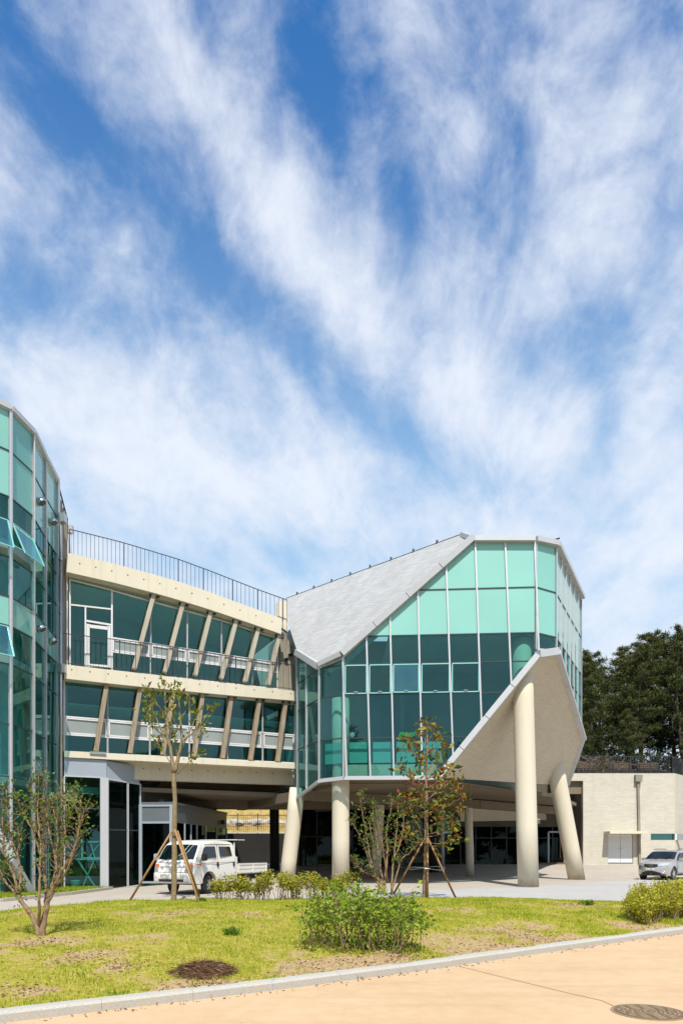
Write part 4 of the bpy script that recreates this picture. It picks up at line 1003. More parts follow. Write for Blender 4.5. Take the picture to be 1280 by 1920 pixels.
# kerb stones
def kerb_mat():
    m, t, b = mat('granite_kerb'); b.inputs['Roughness'].default_value = .8
    tc = t.node('ShaderNodeTexCoord').outputs['Object']
    c = t.ramp(t.noise(tc, 60, 4, .7), [(.3, (.29, .28, .25)), (.7, (.46, .44, .40))])
    c = t.mix(t.mapr(t.noise(tc, 1.7, 6, .65), .5, .7, 0, .5), c, (.42, .35, .25))
    t.l.new(c, b.inputs['Base Color']); return m
mb = MB(); x = -13.0
while x < 20:
    p = Vector((x, kerbY(x), ZR)); d = Vector((x + .5, kerbY(x + .5), ZR)) - p; d = d.normalized(); q_ = p + d * .997
    nn = Vector((-d.y, d.x, 0))
    mb.prism([p + Vector((0, 0, -.2)), p + Vector((0, 0, .085)), p + nn * .025 + Vector((0, 0, .115)), p + nn * .15 + Vector((0, 0, .12)), p + nn * .15 + Vector((0, 0, -.2))], q_ - p)
    x += d.x * 1.0
tag(mb.build('kerb', kerb_mat()), kind='structure')
# grass strip and edging beside the block
mb = MB(); e = [(-20, 21.5), (-12.25, 24.6), (-11.3, 28.5), (-10.95, 32.6)]
vs = [(x, y, ground(x, y) + .10) for x, y in e] + [(-30, 36, -.1), (-13.3, 33, -.1)][::-1]
st = mb.add([(-20, 21.5, -.12), (-12.25, 24.6, -.12), (-11.3, 28.5, -.12), (-10.95, 32.6, -.12), (-13.5, 33.2, -.12), (-30, 36, -.12), (-30, 18, -.12)], [tuple(range(7))])
mb = MB()
for a, b in zip(e, e[1:]): mb.bar((a[0], a[1], -.16), (b[0], b[1], -.16), .14, .18)
tag(mb.build('path_edging', plain('edging_concrete', (.42, .38, .32), .85, 0, .1, 3)), kind='structure')
# ---- lawn
BARE = [(640, 1800, .95, .35, 1.0), (560, 1826, .5, .22, .8), (760, 1788, .5, .2, .8), (905, 1772, 1.0, .5, .95), (1010, 1758, .9, .5, .9), (960, 1745, .8, .45, .8), (1085, 1704, .95, .55, 1.0), (75, 1776, .55, .3, .85),
        (400, 1836, .55, .16, .8), (350, 1852, .45, .14, .8), (330, 1722, .9, .5, .7), (170, 1796, .6, .3, .7), (60, 1715, .7, .5, .7), (1230, 1738, .9, .5, .8), (960, 1700, .5, .3, .5), (230, 1812, .45, .2, .6), (850, 1715, .7, .4, .5), (480, 1722, .8, .4, .5), (40, 1850, .5, .2, .5), (250, 1770, .5, .25, .45)]
BW = []
for x, y, a, b, s in BARE:
    Y = (HC - .12) * F / (y - HOR); BW.append(((x - 640) / F * Y, Y, a, b * 2.0, s))
from mathutils import noise as mnoise
def fbm(x, y, s=1.0): return mnoise.fractal(Vector((x * s, y * s, 3.1)), 1.0, 2.0, 4)
def bare(x, y):
    v = 0.0
    for bx, by, a, b, s in BW:
        d = ((x - bx) / a) ** 2 + ((y - by) / b) ** 2
        if d < 6: v = max(v, s * math.exp(-d * .8))
    v += .55 * fbm(x, y, 1.1) + .42 * fbm(x + 9, y, 3.6) + .10
    return min(1, max(0, v))
def soil_mat():
    m, t, b = mat('lawn_soil'); b.inputs['Roughness'].default_value = .95; b.inputs['Specular IOR Level'].default_value = .05
    tc = t.node('ShaderNodeTexCoord').outputs['Object']; at = t.node('ShaderNodeAttribute', attribute_name='tint').outputs['Fac']
    g = t.ramp(t.noise(tc, 9, 6, .7), [(.3, (.16, .16, .018)), (.5, (.30, .26, .045)), (.72, (.48, .37, .13))])
    s = t.ramp(t.noise(tc, 14, 7, .72), [(.28, (.16, .10, .045)), (.5, (.36, .255, .13)), (.72, (.47, .36, .21))])
    t.l.new(t.mix(t.mapr(at, .35, .75, 0, 1, True), g, s), b.inputs['Base Color'])
    bn = t.node('ShaderNodeBump'); bn.inputs['Strength'].default_value = .6; bn.inputs['Distance'].default_value = .03
    t.l.new(t.noise(tc, 22, 6, .7), bn.inputs['Height']); t.l.new(bn.outputs[0], b.inputs['Normal']); return m
X = np.arange(-12, 16.01, .12); NJ = 80; V = []; T = []
for x in X:
    for j in range(NJ + 1):
        y = lerp(kerbY(x) + .13, backY(x), j / NJ); V.append((x, y, lawn_z(x, y))); T.append(bare(x, y))
n = len(X); i, j = np.meshgrid(np.arange(n - 1), np.arange(NJ), indexing='ij'); a = (i * (NJ + 1) + j).ravel()
Fc = np.concatenate([np.stack([a, a + NJ + 1, a + NJ + 2], 1), np.stack([a, a + NJ + 2, a + 1], 1)])
lw = rawmesh('lawn', V, Fc, T, soil_mat()); tag(lw, kind='structure')
lw.data.polygons.foreach_set('use_smooth', [True] * len(lw.data.polygons))
def blades(nm, pts, h, w, tint, m):
    """grass blades: one bent pair of faces each"""
    P = np.asarray(pts, float); N = len(P); h = h[:, None]; w = w[:, None]
    a = RNG.uniform(0, 2 * np.pi, N); side = np.stack([np.cos(a), np.sin(a), np.zeros(N)], 1)
    ln = RNG.normal(size=(N, 3)) * .38; ln[:, 2] = 1; ln /= np.linalg.norm(ln, axis=1, keepdims=True)
    V = np.stack([P - side * w, P + side * w, P + ln * h], 1).reshape(-1, 3)
    return rawmesh(nm, V, np.arange(N * 3).reshape(-1, 3), np.repeat(tint, 3), m)
gm_ = foliage('grass_blades', [(0, (.07, .15, .009)), (.3, (.205, .29, .013)), (.62, (.40, .43, .022)), (.84, (.55, .48, .08)), (1, (.60, .47, .21))], .35, .6)
pts = []; hh = []; ww = []; tt = []
rr = random.Random(3)
while len(pts) < 150000:
    x = rr.uniform(-11, 12.5); a, b = kerbY(x) + .14, backY(x) + .08
    t = rr.random() ** 1.25; y = lerp(a, b, t)
    if abs(x / max(y, 1)) > .56: continue
    bv = bare(x, y)
    if rr.random() < bv * 1.15: continue
    cl_ = .5 + .5 * fbm(x, y, 2.3); g2_ = .5 + .5 * fbm(x + 40, y, .6)
    pts.append((x, y, lawn_z(x, y) - .005)); k = .45 + .55 * cl_
    hh.append(rr.uniform(.03, .095) * k * (1 + .5 * (t > .96)) ); ww.append(rr.uniform(.003, .0065) * (1 + y * .045))
    tt.append(min(1, max(0, .46 + .42 * (rr.random() - .5) + .40 * bv - .38 * (cl_ - .5) + .3 * (g2_ - .5) + (.32 if rr.random() < .12 else 0))))
tag(blades('lawn_grass', pts, np.array(hh), np.array(ww), np.array(tt), gm_), 'short sunlit green grass with straw coloured patches on the front lawn', 'grass', kind='stuff')
# strip of grass along the block
sp = MB(); sp.add([(-20, 21.6, -.1), (-12.3, 24.7, -.1), (-11.35, 28.5, -.1), (-11.0, 32.5, -.12), (-13.3, 33, -.12), (-13.3, 28, -.12), (-14, 26, -.1), (-22, 28, -.1)], [(0, 1, 2, 3, 4, 5, 6, 7)])
o = sp.build('grass_verge', plain('verge_soil', (.16, .17, .035), .95, 0, .3, 6)); tag(o, kind='structure')
pts = []
for _ in range(16000):
    y = rr.uniform(22.8, 32.5); xe = interp(y, [(21.5, -20), (24.7, -12.3), (28.5, -11.4), (32.5, -11.05)]); pts.append((rr.uniform(-14, xe), y, -.11))
N = len(pts)
tag(blades('verge_grass', pts, RNG.uniform(.05, .16, N), RNG.uniform(.006, .012, N), RNG.uniform(.1, .75, N), gm_), 'strip of rough grass along the foot of the glass block', 'grass', kind='stuff')
# dry grass hill behind, far ground
def hill_z(x, y):
    r = 2.6 * ss(x, 6, 20)
    z = 3.0 + 4.2 * ss(x, 8, 17)
    z += max(0, y - 53.5) * (.52 * (1 - ss(x, 4, 16)) + .10)
    z = min(z, 12 + 4 * ss(y, 70, 120)); return z + .35 * fbm(x, y, .15) * ss(y, 54, 60)
def hill_mat():
    m, t, b = mat('dry_grass_slope'); b.inputs['Roughness'].default_value = .95; b.inputs['Specular IOR Level'].default_value = .05
    tc = t.node('ShaderNodeTexCoord').outputs['Object']; sx = t.node('ShaderNodeSeparateXYZ'); t.l.new(tc, sx.inputs[0])
    dry = t.ramp(t.noise(tc, 2.6, 8, .72), [(.3, (.20, .135, .045)), (.5, (.36, .26, .09)), (.7, (.47, .36, .15))])
    grn = t.ramp(t.noise(tc, 1.5, 8, .7), [(.3, (.035, .035, .012)), (.7, (.10, .10, .03))])
    t.l.new(t.mix(t.mapr(sx.outputs[0], 3, 9, 0, 1), dry, grn), b.inputs['Base Color'])
    bn = t.node('ShaderNodeBump'); bn.inputs['Strength'].default_value = 1; bn.inputs['Distance'].default_value = .1
    t.l.new(t.noise(tc, 7, 7, .75), bn.inputs['Height']); t.l.new(bn.outputs[0], b.inputs['Normal']); return m
hx = [-60 + 2 * k for k in range(81)]
grid('hill', hx, 40, lambda x, t: lerp(53.6, 150, t * t), hill_z, hill_mat())
mb = MB(); mb.box(-40, 9.5, 53.2, 53.6, -.5, 3.0); mb.prism([(9.5, 53.2, -.5), (9.5, 53.6, -.5), (9.5, 53.6, 6), (9.5, 53.2, 3.0)], (10, 0, 0))
tag(mb.build('retaining_wall', M['shade_conc']), 'shade darkened concrete retaining wall at the back under the dry grass slope', 'wall')
mb = MB(); mb.box(-400, 400, -60, 900, -1.2, -.9)
tag(mb.build('ground', plain('far_ground', (.16, .15, .07), .95, 0, .3, .05)), kind='structure')
# fence and boulders at the foot of the slope
fc = thing('metal_fence', 'black metal picket fence on the retaining wall below the dry slope', 'fence', (-8, 53.9, 3.0))
mb = MB(); mb.bar((-13, 53.9, 4.45), (-3, 53.9, 4.45), .05, .05); mb.bar((-13, 53.9, 3.15), (-3, 53.9, 3.15), .05, .05); mb.build('rail', M['rail'], fc)
mb = MB(); [mb.bar((-13 + k * .16, 53.9, 3.0), (-13 + k * .16, 53.9, 4.45), .022, .022) for k in range(63)]; mb.build('picket', M['rail'], fc)
mb = MB(); [mb.bar((-13 + k * 1.6, 53.9, 2.9), (-13 + k * 1.6, 53.9, 4.6), .07, .07) for k in range(7)]; mb.build('post', M['rail'], fc)
rk = plain('pale_boulder', (.42, .38, .33), .9, 0, .35, 3, .5, 6)
for k in range(9):
    bm = bmesh.new(); bmesh.ops.create_icosphere(bm, subdivisions=2, radius=rr.uniform(.3, .55))
    for v in bm.verts: v.co *= 1 + .35 * mnoise.noise(v.co * 2.2 + Vector((k * 5, 0, 0)))
    me = bpy.data.meshes.new('boulder'); bm.to_mesh(me); bm.free(); me.materials.append(rk)
    o = bpy.data.objects.new('boulder', me); COL.objects.link(o); x = -9.3 + k * .62; o.location = (x, 54.8 + rr.uniform(-.2, .3), 3.7 + .15); o.scale = (1, .8, .75)
    tag(o, 'pale rough boulder lying in a row behind the black picket fence', 'boulder', 'boulders at the foot of the dry slope')
# terrace railing over the annex
tf = thing('terrace_fence', 'dark metal railing along the terrace above the brick annex', 'fence', (19, 50.3, za))
mb = MB(); z0 = za + .02; z1 = PY(1200, 1418, 50.3).z
ra = Vector((PY(1066, 1500, 50.35).x, 50.35, 0)); rb_ = Vector((xr - .1, 50.35, 0)); rc_ = Vector((c_.x - .1, c_.y + .3, 0))
for a, b in ((ra, rb_), (rb_, rc_)):
    for z in (z0 + .1, z1): mb.bar((a.x, a.y, z), (b.x, b.y, z), .05, .05)
mb.build('rail', M['rail'], tf)
mb = MB()
for a, b, n in ((ra, rb_, 62), (rb_, rc_, 40)):
    for k in range(n): p = a.lerp(b, k / n); mb.bar((p.x, p.y, z0), (p.x, p.y, z1), .022, .022)
mb.build('baluster', M['rail'], tf)
mb = MB()
for a, b, n in ((ra, rb_, 5), (rb_, rc_, 3)):
    for k in range(n + 1): p = a.lerp(b, k / n); mb.bar((p.x, p.y, z0 - .1), (p.x, p.y, z1 + .05), .06, .06)
mb.build('post', M['rail'], tf)
# terrace benches
def bench(x, y, lab):
    t = thing('terrace_bench', lab, 'bench', (x, y, za), 0, 'benches on the terrace')
    wd = plain('dark_bench_timber', (.10, .065, .04), .8) if 'bench' not in M else M['bench']; M['bench'] = wd
    mb = MB(); [mb.box(-.8, .8, -.25 + k * .17, -.11 + k * .17, .42, .46) for k in range(3)]; mb.build('seat', wd, t, local=True)
    mb = MB(); [mb.box(-.8, .8, .27, .31, .6 + k * .16, .72 + k * .16) for k in range(3)]; mb.build('backrest', wd, t, local=True)
    for sx_ in (-.65, .65):
        mb = MB(); mb.box(sx_ - .04, sx_ + .04, -.22, -.14, 0, .42).box(sx_ - .04, sx_ + .04, .2, .28, 0, .95); mb.build('leg', M['rail'], t, local=True)
bench(18.5, 51.6, 'dark wooden bench behind the terrace railing nearest the glass pavilion'); bench(21.3, 51.8, 'dark wooden bench behind the terrace railing in the middle of the terrace'); bench(23.3, 51.7, 'dark wooden bench behind the terrace railing nearest the corner of the annex')
# manhole cover
C_k = []
for _ in range(260):
    x = rr.uniform(-4, 9); o_ = abs(rr.gauss(0, .10)); C_k.append((x, kerbY(x) - .03 - o_, ZR + .004, rr.gauss(0, 1), rr.gauss(0, 1), abs(rr.gauss(0, .2))))
mc = MB(); p = PY(1215, 1898, (HC - ZR) * F / (1898 - HOR)); mr = .345
mh = thing('manhole_cover', 'round rusty cast iron manhole cover in the peach road', 'manhole cover', (p.x, p.y, ZR))
iron = plain('rusty_iron', (.175, .115, .065), .75, .3, .35, 18, .4, 60); iron2 = plain('worn_iron', (.31, .225, .135), .6, .3, .3, 25)
mc.lathe((p.x, p.y, ZR - .05), (0, 0, 1), [(0, mr + .03), (.056, mr + .03), (.056, mr + .005), (.001, mr + .004)], 48, 0, False); mc.build('rim', iron2, mh)
mc = MB(); mc.lathe((p.x, p.y, ZR - .05), (0, 0, 1), [(0, mr), (.054, mr), (.054, .01)], 48, 0, False)
for ring in range(1, 8):
    r0 = ring * mr / 8.2; n = max(5, int(r0 * 46))
    for k in range(n):
        a = 2 * math.pi * (k + .5 * (ring % 2)) / n; b = a + 2 * math.pi / n * .6
        P0 = Vector((p.x + math.cos(a) * r0, p.y + math.sin(a) * r0, ZR + .006)); P1 = Vector((p.x + math.cos(b) * r0, p.y + math.sin(b) * r0, ZR + .006))
        mc.bar(P0, P1, .026, .012, mi=1)
mc.build('lid', [iron, iron2], mh)
# ================================================================== PLANTS
bark_y = plain('young_bark', (.22, .165, .085), .85, 0, .35, 14, .6, 50)
bark_p = plain('pale_bark', (.25, .165, .10), .85, 0, .45, 14, .6, 60)
bark_d = plain('dark_pine_bark', (.055, .038, .026), .9, 0, .4, 5)
stem_m = plain('brown_stem', (.22, .15, .085), .85, 0, .3, 10)
leaf_olive = foliage('olive_leaves', [(0, (.05, .075, .010)), (.45, (.17, .19, .02)), (.75, (.36, .32, .05)), (.9, (.26, .13, .03)), (1, (.14, .045, .015))], .35)
leaf_rust = foliage('rusty_magnolia_leaves', [(0, (.03, .055, .010)), (.4, (.11, .13, .015)), (.62, (.34, .25, .03)), (.78, (.26, .085, .012)), (1, (.16, .024, .010))], .3)
leaf_mixed = foliage('green_and_red_leaves', [(0, (.04, .09, .012)), (.55, (.13, .22, .025)), (.8, (.24, .28, .05)), (.9, (.16, .06, .02)), (1, (.14, .03, .015))], .35)
leaf_green = foliage('fresh_green_leaves', [(0, (.07, .14, .012)), (.5, (.22, .33, .025)), (.85, (.40, .48, .06)), (.93, (.22, .16, .05)), (1, (.14, .06, .03))], .4)
leaf_hedge = foliage('yellow_green_leaves', [(0, (.085, .11, .010)), (.5, (.33, .33, .022)), (.85, (.60, .54, .05)), (1, (.26, .15, .05))], .35)
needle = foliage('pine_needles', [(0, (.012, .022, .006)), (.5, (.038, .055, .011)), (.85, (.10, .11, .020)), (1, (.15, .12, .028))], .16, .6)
rn = random.Random(11)
def spline(pts, k=5, jit=0.0):
    P = [Vector(p) for p in pts]; out = []
    for i in range(len(P) - 1):
        p0, p1, p2, p3 = P[max(i - 1, 0)], P[i], P[i + 1], P[min(i + 2, len(P) - 1)]
        for j in range(k):
            t = j / k
            out.append(.5 * ((2 * p1) + (p2 - p0) * t + (2 * p0 - 5 * p1 + 4 * p2 - p3) * t * t + (3 * p1 - p0 - 3 * p2 + p3) * t ** 3) + Vector([rn.uniform(-jit, jit) for _ in range(3)]))
    return out + [P[-1]]
class Foliage:
    def __init__(s): s.C = []; s.D = []; s.L = []; s.T = []
    def cluster(s, p, d, n, spread, L, t0, tv, up=.5):
        for _ in range(n):
            dd = Vector([rn.gauss(0, 1) for _ in range(3)]).normalized() + Vector(d) * .6 + Vector((0, 0, up))
            s.C.append(tuple(Vector(p) + Vector([rn.gauss(0, spread) for _ in range(3)]))); s.D.append(tuple(dd)); s.L.append(L * rn.uniform(.6, 1.25)); s.T.append(min(1, max(0, rn.gauss(t0, tv))))
    def build(s, m, parent, ratio=.42, droop=.15, nm='foliage'):
        L = np.array(s.L); return leaves(nm, s.C, s.D, L, L * ratio, np.array(s.T), m, parent, droop=droop)
def stakes(label, tops, feet, group, r=.035, m=None):
    t = thing('tree_stake', label, 'tree stake', feet[0], 0, group)
    for a, b in zip(tops, feet):
        mb = MB(); a, b = Vector(a), Vector(b); mb.tube([b - (a - b).normalized() * .1, a + (a - b).normalized() * .12], [r * 1.05, r * .9], 10); mb.build('pole', m or stake_m, t)
    mb = MB(); c = sum((Vector(a) for a in tops), Vector()) / len(tops)
    for k in range(3): mb.lathe(c + Vector((0, 0, -.08 + k * .05)), (0, 0, 1), [(0, .085), (.02, .10), (.045, .085)], 12)
    mb.build('binding', stem_m, t); return t
stake_m = plain('stake_wood', (.30, .17, .07), .8, 0, .25, 8)
stake_l = plain('pale_stake_wood', (.52, .36, .22), .8, 0, .15, 6)

# ---- young tree in front of the truck
Y1 = 21.6
def T1(x, y, d=0): return PY(x, y, Y1 + d)
t1 = thing('young_tree', 'slim young tree with sparse olive leaves staked in front of the truck', 'tree', T1(327, 1690))
mb = MB(); fo = Foliage()
trunk = spline([T1(326, 1696), T1(327, 1640), T1(327.5, 1560), T1(327.5, 1500), T1(326, 1445)], 4, .012)
mb.tube(trunk, [lerp(.088, .062, k / (len(trunk) - 1)) * (1 + .10 * rn.random()) for k in range(len(trunk))], 10)
limbs = [([T1(326, 1448), T1(321, 1410), T1(313, 1380), T1(311, 1340), T1(309, 1282)], .07), ([T1(328, 1448), T1(336, 1415), T1(341, 1380), T1(337, 1330), T1(335, 1304)], .07),
         ([T1(340, 1392), T1(357, 1378, -.2), T1(376, 1360, -.3), T1(393, 1334, -.4)], .03), ([T1(338, 1408), T1(350, 1385, .4), T1(365, 1350, .5), T1(368, 1335, .6)], .03), ([T1(314, 1385), T1(300, 1362, .3), T1(290, 1340, .4), T1(284, 1318, .5)], .03),
         ([T1(312, 1345), T1(298, 1325, -.3), T1(285, 1311, -.4), T1(277, 1298, -.5)], .022), ([T1(313, 1378), T1(296, 1372, -.4), T1(281, 1352, -.6), T1(276, 1338, -.7)], .022), ([T1(319, 1428), T1(308, 1412, .2), T1(300, 1402, .3), T1(297, 1392, .3)], .018),
         ([T1(332, 1452), T1(347, 1437, -.3), T1(360, 1424, -.5), T1(377, 1412, -.7)], .018), ([T1(336, 1345), T1(348, 1335, .3), T1(356, 1318, .4)], .016), ([T1(311, 1320), T1(322, 1305, .2), T1(326, 1290, .3)], .016),
         ([T1(340, 1375), T1(327, 1352, -.3), T1(322, 1330, -.4)], .016), ([T1(334, 1425), T1(330, 1402, .4), T1(328, 1385, .5)], .014), ([T1(357, 1378, -.2), T1(372, 1378, .1), T1(381, 1370, .2)], .014)]
for pts, r in limbs:
    p = spline(pts, 4, .015); mb.tube(p, [lerp(r, .008, k / (len(p) - 1)) for k in range(len(p))], 6)
    e = p[-1]; d = (p[-1] - p[-3]).normalized()
    fo.cluster(e, d, 13, .10, .21, .52, .22); fo.cluster(e + Vector((0, 0, .06)), d, 5, .03, .10, .97, .03)
    for k in range(len(p) // 2, len(p) - 1):
        if rn.random() < .75: fo.cluster(p[k] + Vector([rn.uniform(-.12, .12) for _ in range(3)]), d, rn.randint(3, 6), .10, .19, .48, .24)
mb.build('trunk', bark_y, t1); fo.build(leaf_olive, t1)
top = T1(327.5, 1563)
stakes('three brown poles propping the slim olive leaved tree by the truck', [top + Vector((-.12, -.05, 0)), top + Vector((.08, -.16, .02)), top + Vector((.1, .1, -.02))], [T1(243, 1690, -.1), T1(375, 1698, -1.2), T1(372, 1676, .7)], 'stake tripods under the young trees')

# ---- rusty magnolia on the right
Y2 = 22.8
def T2(x, y, d=0): return PY(x, y, Y2 + d)
t2 = thing('magnolia_tree', 'conical young magnolia with rust red and green leaves staked before the columns', 'tree', T2(797, 1682))
mb = MB(); fo = Foliage()
trunk = spline([T2(796, 1688), T2(798, 1640), T2(799, 1560), T2(799, 1480), T2(800, 1420), T2(800, 1364)], 4, .012)
mb.tube(trunk, [lerp(.12, .018, (k / (len(trunk) - 1)) ** .8) for k in range(len(trunk))], 9)
for x0, y0, x1, y1, d in [(800, 1395, 790, 1362, .1), (800, 1400, 812, 1365, -.1), (800, 1410, 822, 1385, .2), (800, 1420, 775, 1395, -.2), (800, 1440, 768, 1400, .3), (800, 1445, 828, 1405, -.3), (800, 1455, 763, 1388, -.5), (800, 1470, 812, 1420, .5),
                          (800, 1475, 755, 1442, .4), (800, 1480, 843, 1442, -.4), (800, 1500, 772, 1462, -.6), (800, 1500, 838, 1462, .6), (800, 1510, 850, 1482, -.2), (799, 1520, 775, 1492, .5), (799, 1525, 868, 1492, .3), (799, 1530, 830, 1505, -.7), (799, 1540, 776, 1508, -.5),
                          (799, 1550, 858, 1520, -.5), (799, 1560, 770, 1530, .2), (799, 1565, 845, 1545, .6), (799, 1575, 765, 1560, -.6), (799, 1580, 757, 1572, .4), (799, 1570, 848, 1552, -.3), (799, 1580, 855, 1575, .2), (799, 1585, 828, 1585, -.6), (799, 1590, 783, 1545, .7), (800, 1432, 790, 1420, -.5), (800, 1460, 818, 1452, -.7), (799, 1535, 812, 1520, -.9),
                          (799, 1505, 788, 1490, -.8), (799, 1485, 822, 1478, .8), (799, 1555, 822, 1540, -1.), (799, 1515, 756, 1500, -.1), (799, 1490, 860, 1470, .1)]:
    a, e = T2(x0, y0), T2(x1, y1, d * 1.3); m_ = a.lerp(e, .55) - Vector((0, 0, .08 * abs(e.x - a.x)))
    p = spline([a, m_, e], 4, .01); mb.tube(p, [lerp(.018, .006, k / (len(p) - 1)) for k in range(len(p))], 5)
    d_ = (e - a).normalized(); low = (y1 - 1360) / 230
    fo.cluster(e, d_, 11, .15, .28, .36, .24, .2); fo.cluster(e + Vector((0, 0, .07)), d_, 11, .09, .15, .76, .16, .9)
    fo.cluster(p[len(p) // 2 + 1], d_, 6, .15, .21, .45, .25, .2)
mb.build('trunk', bark_p, t2); fo.build(leaf_rust, t2, .45)
top = T2(799, 1578)
stakes('three brown poles propping the rust leaved magnolia before the columns', [top + Vector((-.12, 0, 0)), top + Vector((.1, 0, .0)), top + Vector((.02, -.15, .03))], [T2(740, 1672, .3), T2(852, 1680, .2), T2(801, 1683, -.35)], 'stake tripods under the young trees')
wr = MB(); c = T2(799, 1628); ring = [c + Vector((.62 * math.cos(a), .62 * math.sin(a), .05 * math.sin(a * 2))) for a in [2 * math.pi * k / 16 for k in range(17)]]
wr.tube(ring, .008, 5); tag(wr.build('tie_wire', M['steel']), 'thin wire hoop tied round the stakes of the magnolia', 'wire')

# ---- many-stemmed shrubs
def multistem(name, label, P, base, stems, leafm, bark, r0, n_side, Lf, group=None, dens=1.0, red=.9):
    t = thing(name, label, 'shrub', P(*base), 0, group); mb = MB(); fo = Foliage()
    for pts, r in stems:
        p = spline([P(*q) for q in pts], 5, .012); mb.tube(p, [lerp(r, .006, (k / (len(p) - 1)) ** .9) for k in range(len(p))], 7)
        L = len(p)
        for k in range(int(L * .38), L):
            f = k / L
            for _ in range(n_side):
                if rn.random() > .62: continue
                a = Vector((rn.uniform(-1, 1), rn.uniform(-1, 1), rn.uniform(.1, 1.2))).normalized() * rn.uniform(.08, .30)
                e = p[k] + a; mb.tube([p[k], e], [.006, .003], 4)
                if rn.random() < .72 * dens: fo.cluster(e, a, rn.randint(3, 6), .045, Lf, .42, .22)
                if rn.random() < .35 * dens: fo.cluster(p[k], a, 4, .05, Lf * .7, red, .06)
        fo.cluster(p[-1], (0, 0, 1), 6, .05, Lf, .6, .3)
    mb.build('stem', bark, t); fo.build(leafm, t, .5); return t
Y3 = 11.6
def T3(x, y, d=0): return PY(x, y, Y3 + d)
stems = [([(77, 1774), (72, 1745), (57, 1712), (35, 1680), (26, 1640), (10, 1600), (6, 1550), (4, 1500)], .055), ([(78, 1774), (82, 1735), (88, 1700), (98, 1670), (112, 1640), (135, 1600), (148, 1560), (152, 1500)], .06), ([(57, 1712), (40, 1690), (20, 1665), (4, 1640), (-8, 1610), (-12, 1560)], .03),
         ([(36, 1675), (40, 1640), (32, 1600), (20, 1570), (15, 1530), (12, 1480)], .028), ([(75, 1735), (74, 1690, -.2), (75, 1640, -.2), (76, 1580, -.2), (72, 1530, -.1), (73, 1455)], .03), ([(86, 1705), (86, 1660, .2), (82, 1610, .3), (80, 1560, .3), (65, 1510, .3), (55, 1468)], .03),
         ([(92, 1690), (100, 1655), (106, 1620), (98, 1580), (90, 1540), (84, 1500), (81, 1450)], .032), ([(100, 1670), (110, 1630, .2), (118, 1590, .3), (125, 1550, .3), (138, 1510, .3), (142, 1480, .3)], .03), ([(106, 1660), (124, 1636, -.2), (140, 1590, -.3), (150, 1550, -.3), (158, 1520, -.3)], .024),
         ([(104, 1622), (108, 1585), (107, 1550), (102, 1520), (98, 1505)], .02), ([(76, 1600), (66, 1570), (55, 1545), (40, 1520), (32, 1495)], .018), ([(120, 1590), (122, 1560), (125, 1520), (120, 1490)], .016), ([(80, 1560), (88, 1530), (92, 1500)], .014), ([(30, 1610), (36, 1580), (34, 1550)], .014)]
multistem('crape_myrtle', 'bare branched many stemmed shrub with small leaves before the glass block', T3, (77, 1772), stems, leaf_mixed, bark_p, .06, 3, .07, 'many stemmed shrubs')
Y4 = 22.0
def T4(x, y, d=0): return PY(x, y, Y4 + d)
stems = [([(718, 1676), (714, 1655), (700, 1642), (684, 1636), (668, 1622), (661, 1612)], .05), ([(716, 1672), (706, 1650), (692, 1600), (686, 1560), (678, 1520), (674, 1490)], .045), ([(720, 1674), (722, 1640), (726, 1600), (724, 1560), (732, 1520), (736, 1500)], .045), ([(734, 1672), (736, 1630), (740, 1590), (744, 1550), (746, 1502)], .045),
         ([(734, 1668), (744, 1640), (752, 1612), (768, 1598), (786, 1580)], .035), ([(700, 1640), (690, 1610, .4), (680, 1580, .5), (665, 1550, .5), (660, 1540, .5)], .035), ([(718, 1660), (712, 1620, .3), (706, 1570, .3), (700, 1540, .3), (698, 1505, .3)], .04), ([(726, 1655), (722, 1620, -.3), (716, 1580, -.4), (708, 1545, -.4), (702, 1512, -.4)], .03), ([(738, 1610), (750, 1580), (756, 1550), (757, 1520)], .03), ([(706, 1652), (703, 1620, -.4), (698, 1575, -.5), (690, 1535, -.5)], .03)]
multistem('crape_myrtle', 'bare branched many stemmed shrub left of the rust leaved magnolia', T4, (718, 1674), stems, leaf_mixed, bark_p, .05, 3, .10, 'many stemmed shrubs', 1.0)

# ---- low bushes and hedges
def bushy(name, label, cat, pos, size, n_stem, leafm, Lf, per, parent_loc, stem_h=.55, group=None, tint=(.48, .22), loose=.0, r=.007, lean=.25, nbare=0):
    t = thing(name, label, cat, parent_loc, 0, group); mb = MB(); fo = Foliage()
    for k in range(n_stem):
        x, y = pos(k); z = lawn_z(x, y); h = size(x, y) * rn.uniform(.62, 1.15)
        b = Vector((x, y, z - .02)); e = b + Vector((rn.gauss(0, lean) * h, rn.gauss(0, lean) * h, h)); m_ = b.lerp(e, .5) + Vector((rn.gauss(0, .05), rn.gauss(0, .05), 0)) * h
        p = spline([b, m_, e], 4, .006); mb.tube(p, [lerp(r * 1.3, r * .4, i / (len(p) - 1)) for i in range(len(p))], 5)
        if k < nbare: continue
        for i in range(len(p)):
            f = i / (len(p) - 1)
            if f < stem_h and rn.random() > loose: continue
            for _ in range(2):
                a = Vector((rn.gauss(0, 1), rn.gauss(0, 1), rn.uniform(-.2, .9))).normalized() * rn.uniform(.04, .22) * min(1.0, h)
                q_ = p[i] + a; mb.tube([p[i], q_], [r * .5, r * .25], 4)
                fo.cluster(q_, a.normalized(), per, .05, Lf, tint[0] + .25 * (f - .8), tint[1])
    mb.build('stem', stem_m, t); fo.build(leafm, t, .55); return t
def bpos(k):
    a = rn.random() * 2 * math.pi; q = math.sqrt(rn.random()); return .26 + 1.0 * q * math.cos(a), 10.9 + .75 * q * math.sin(a)
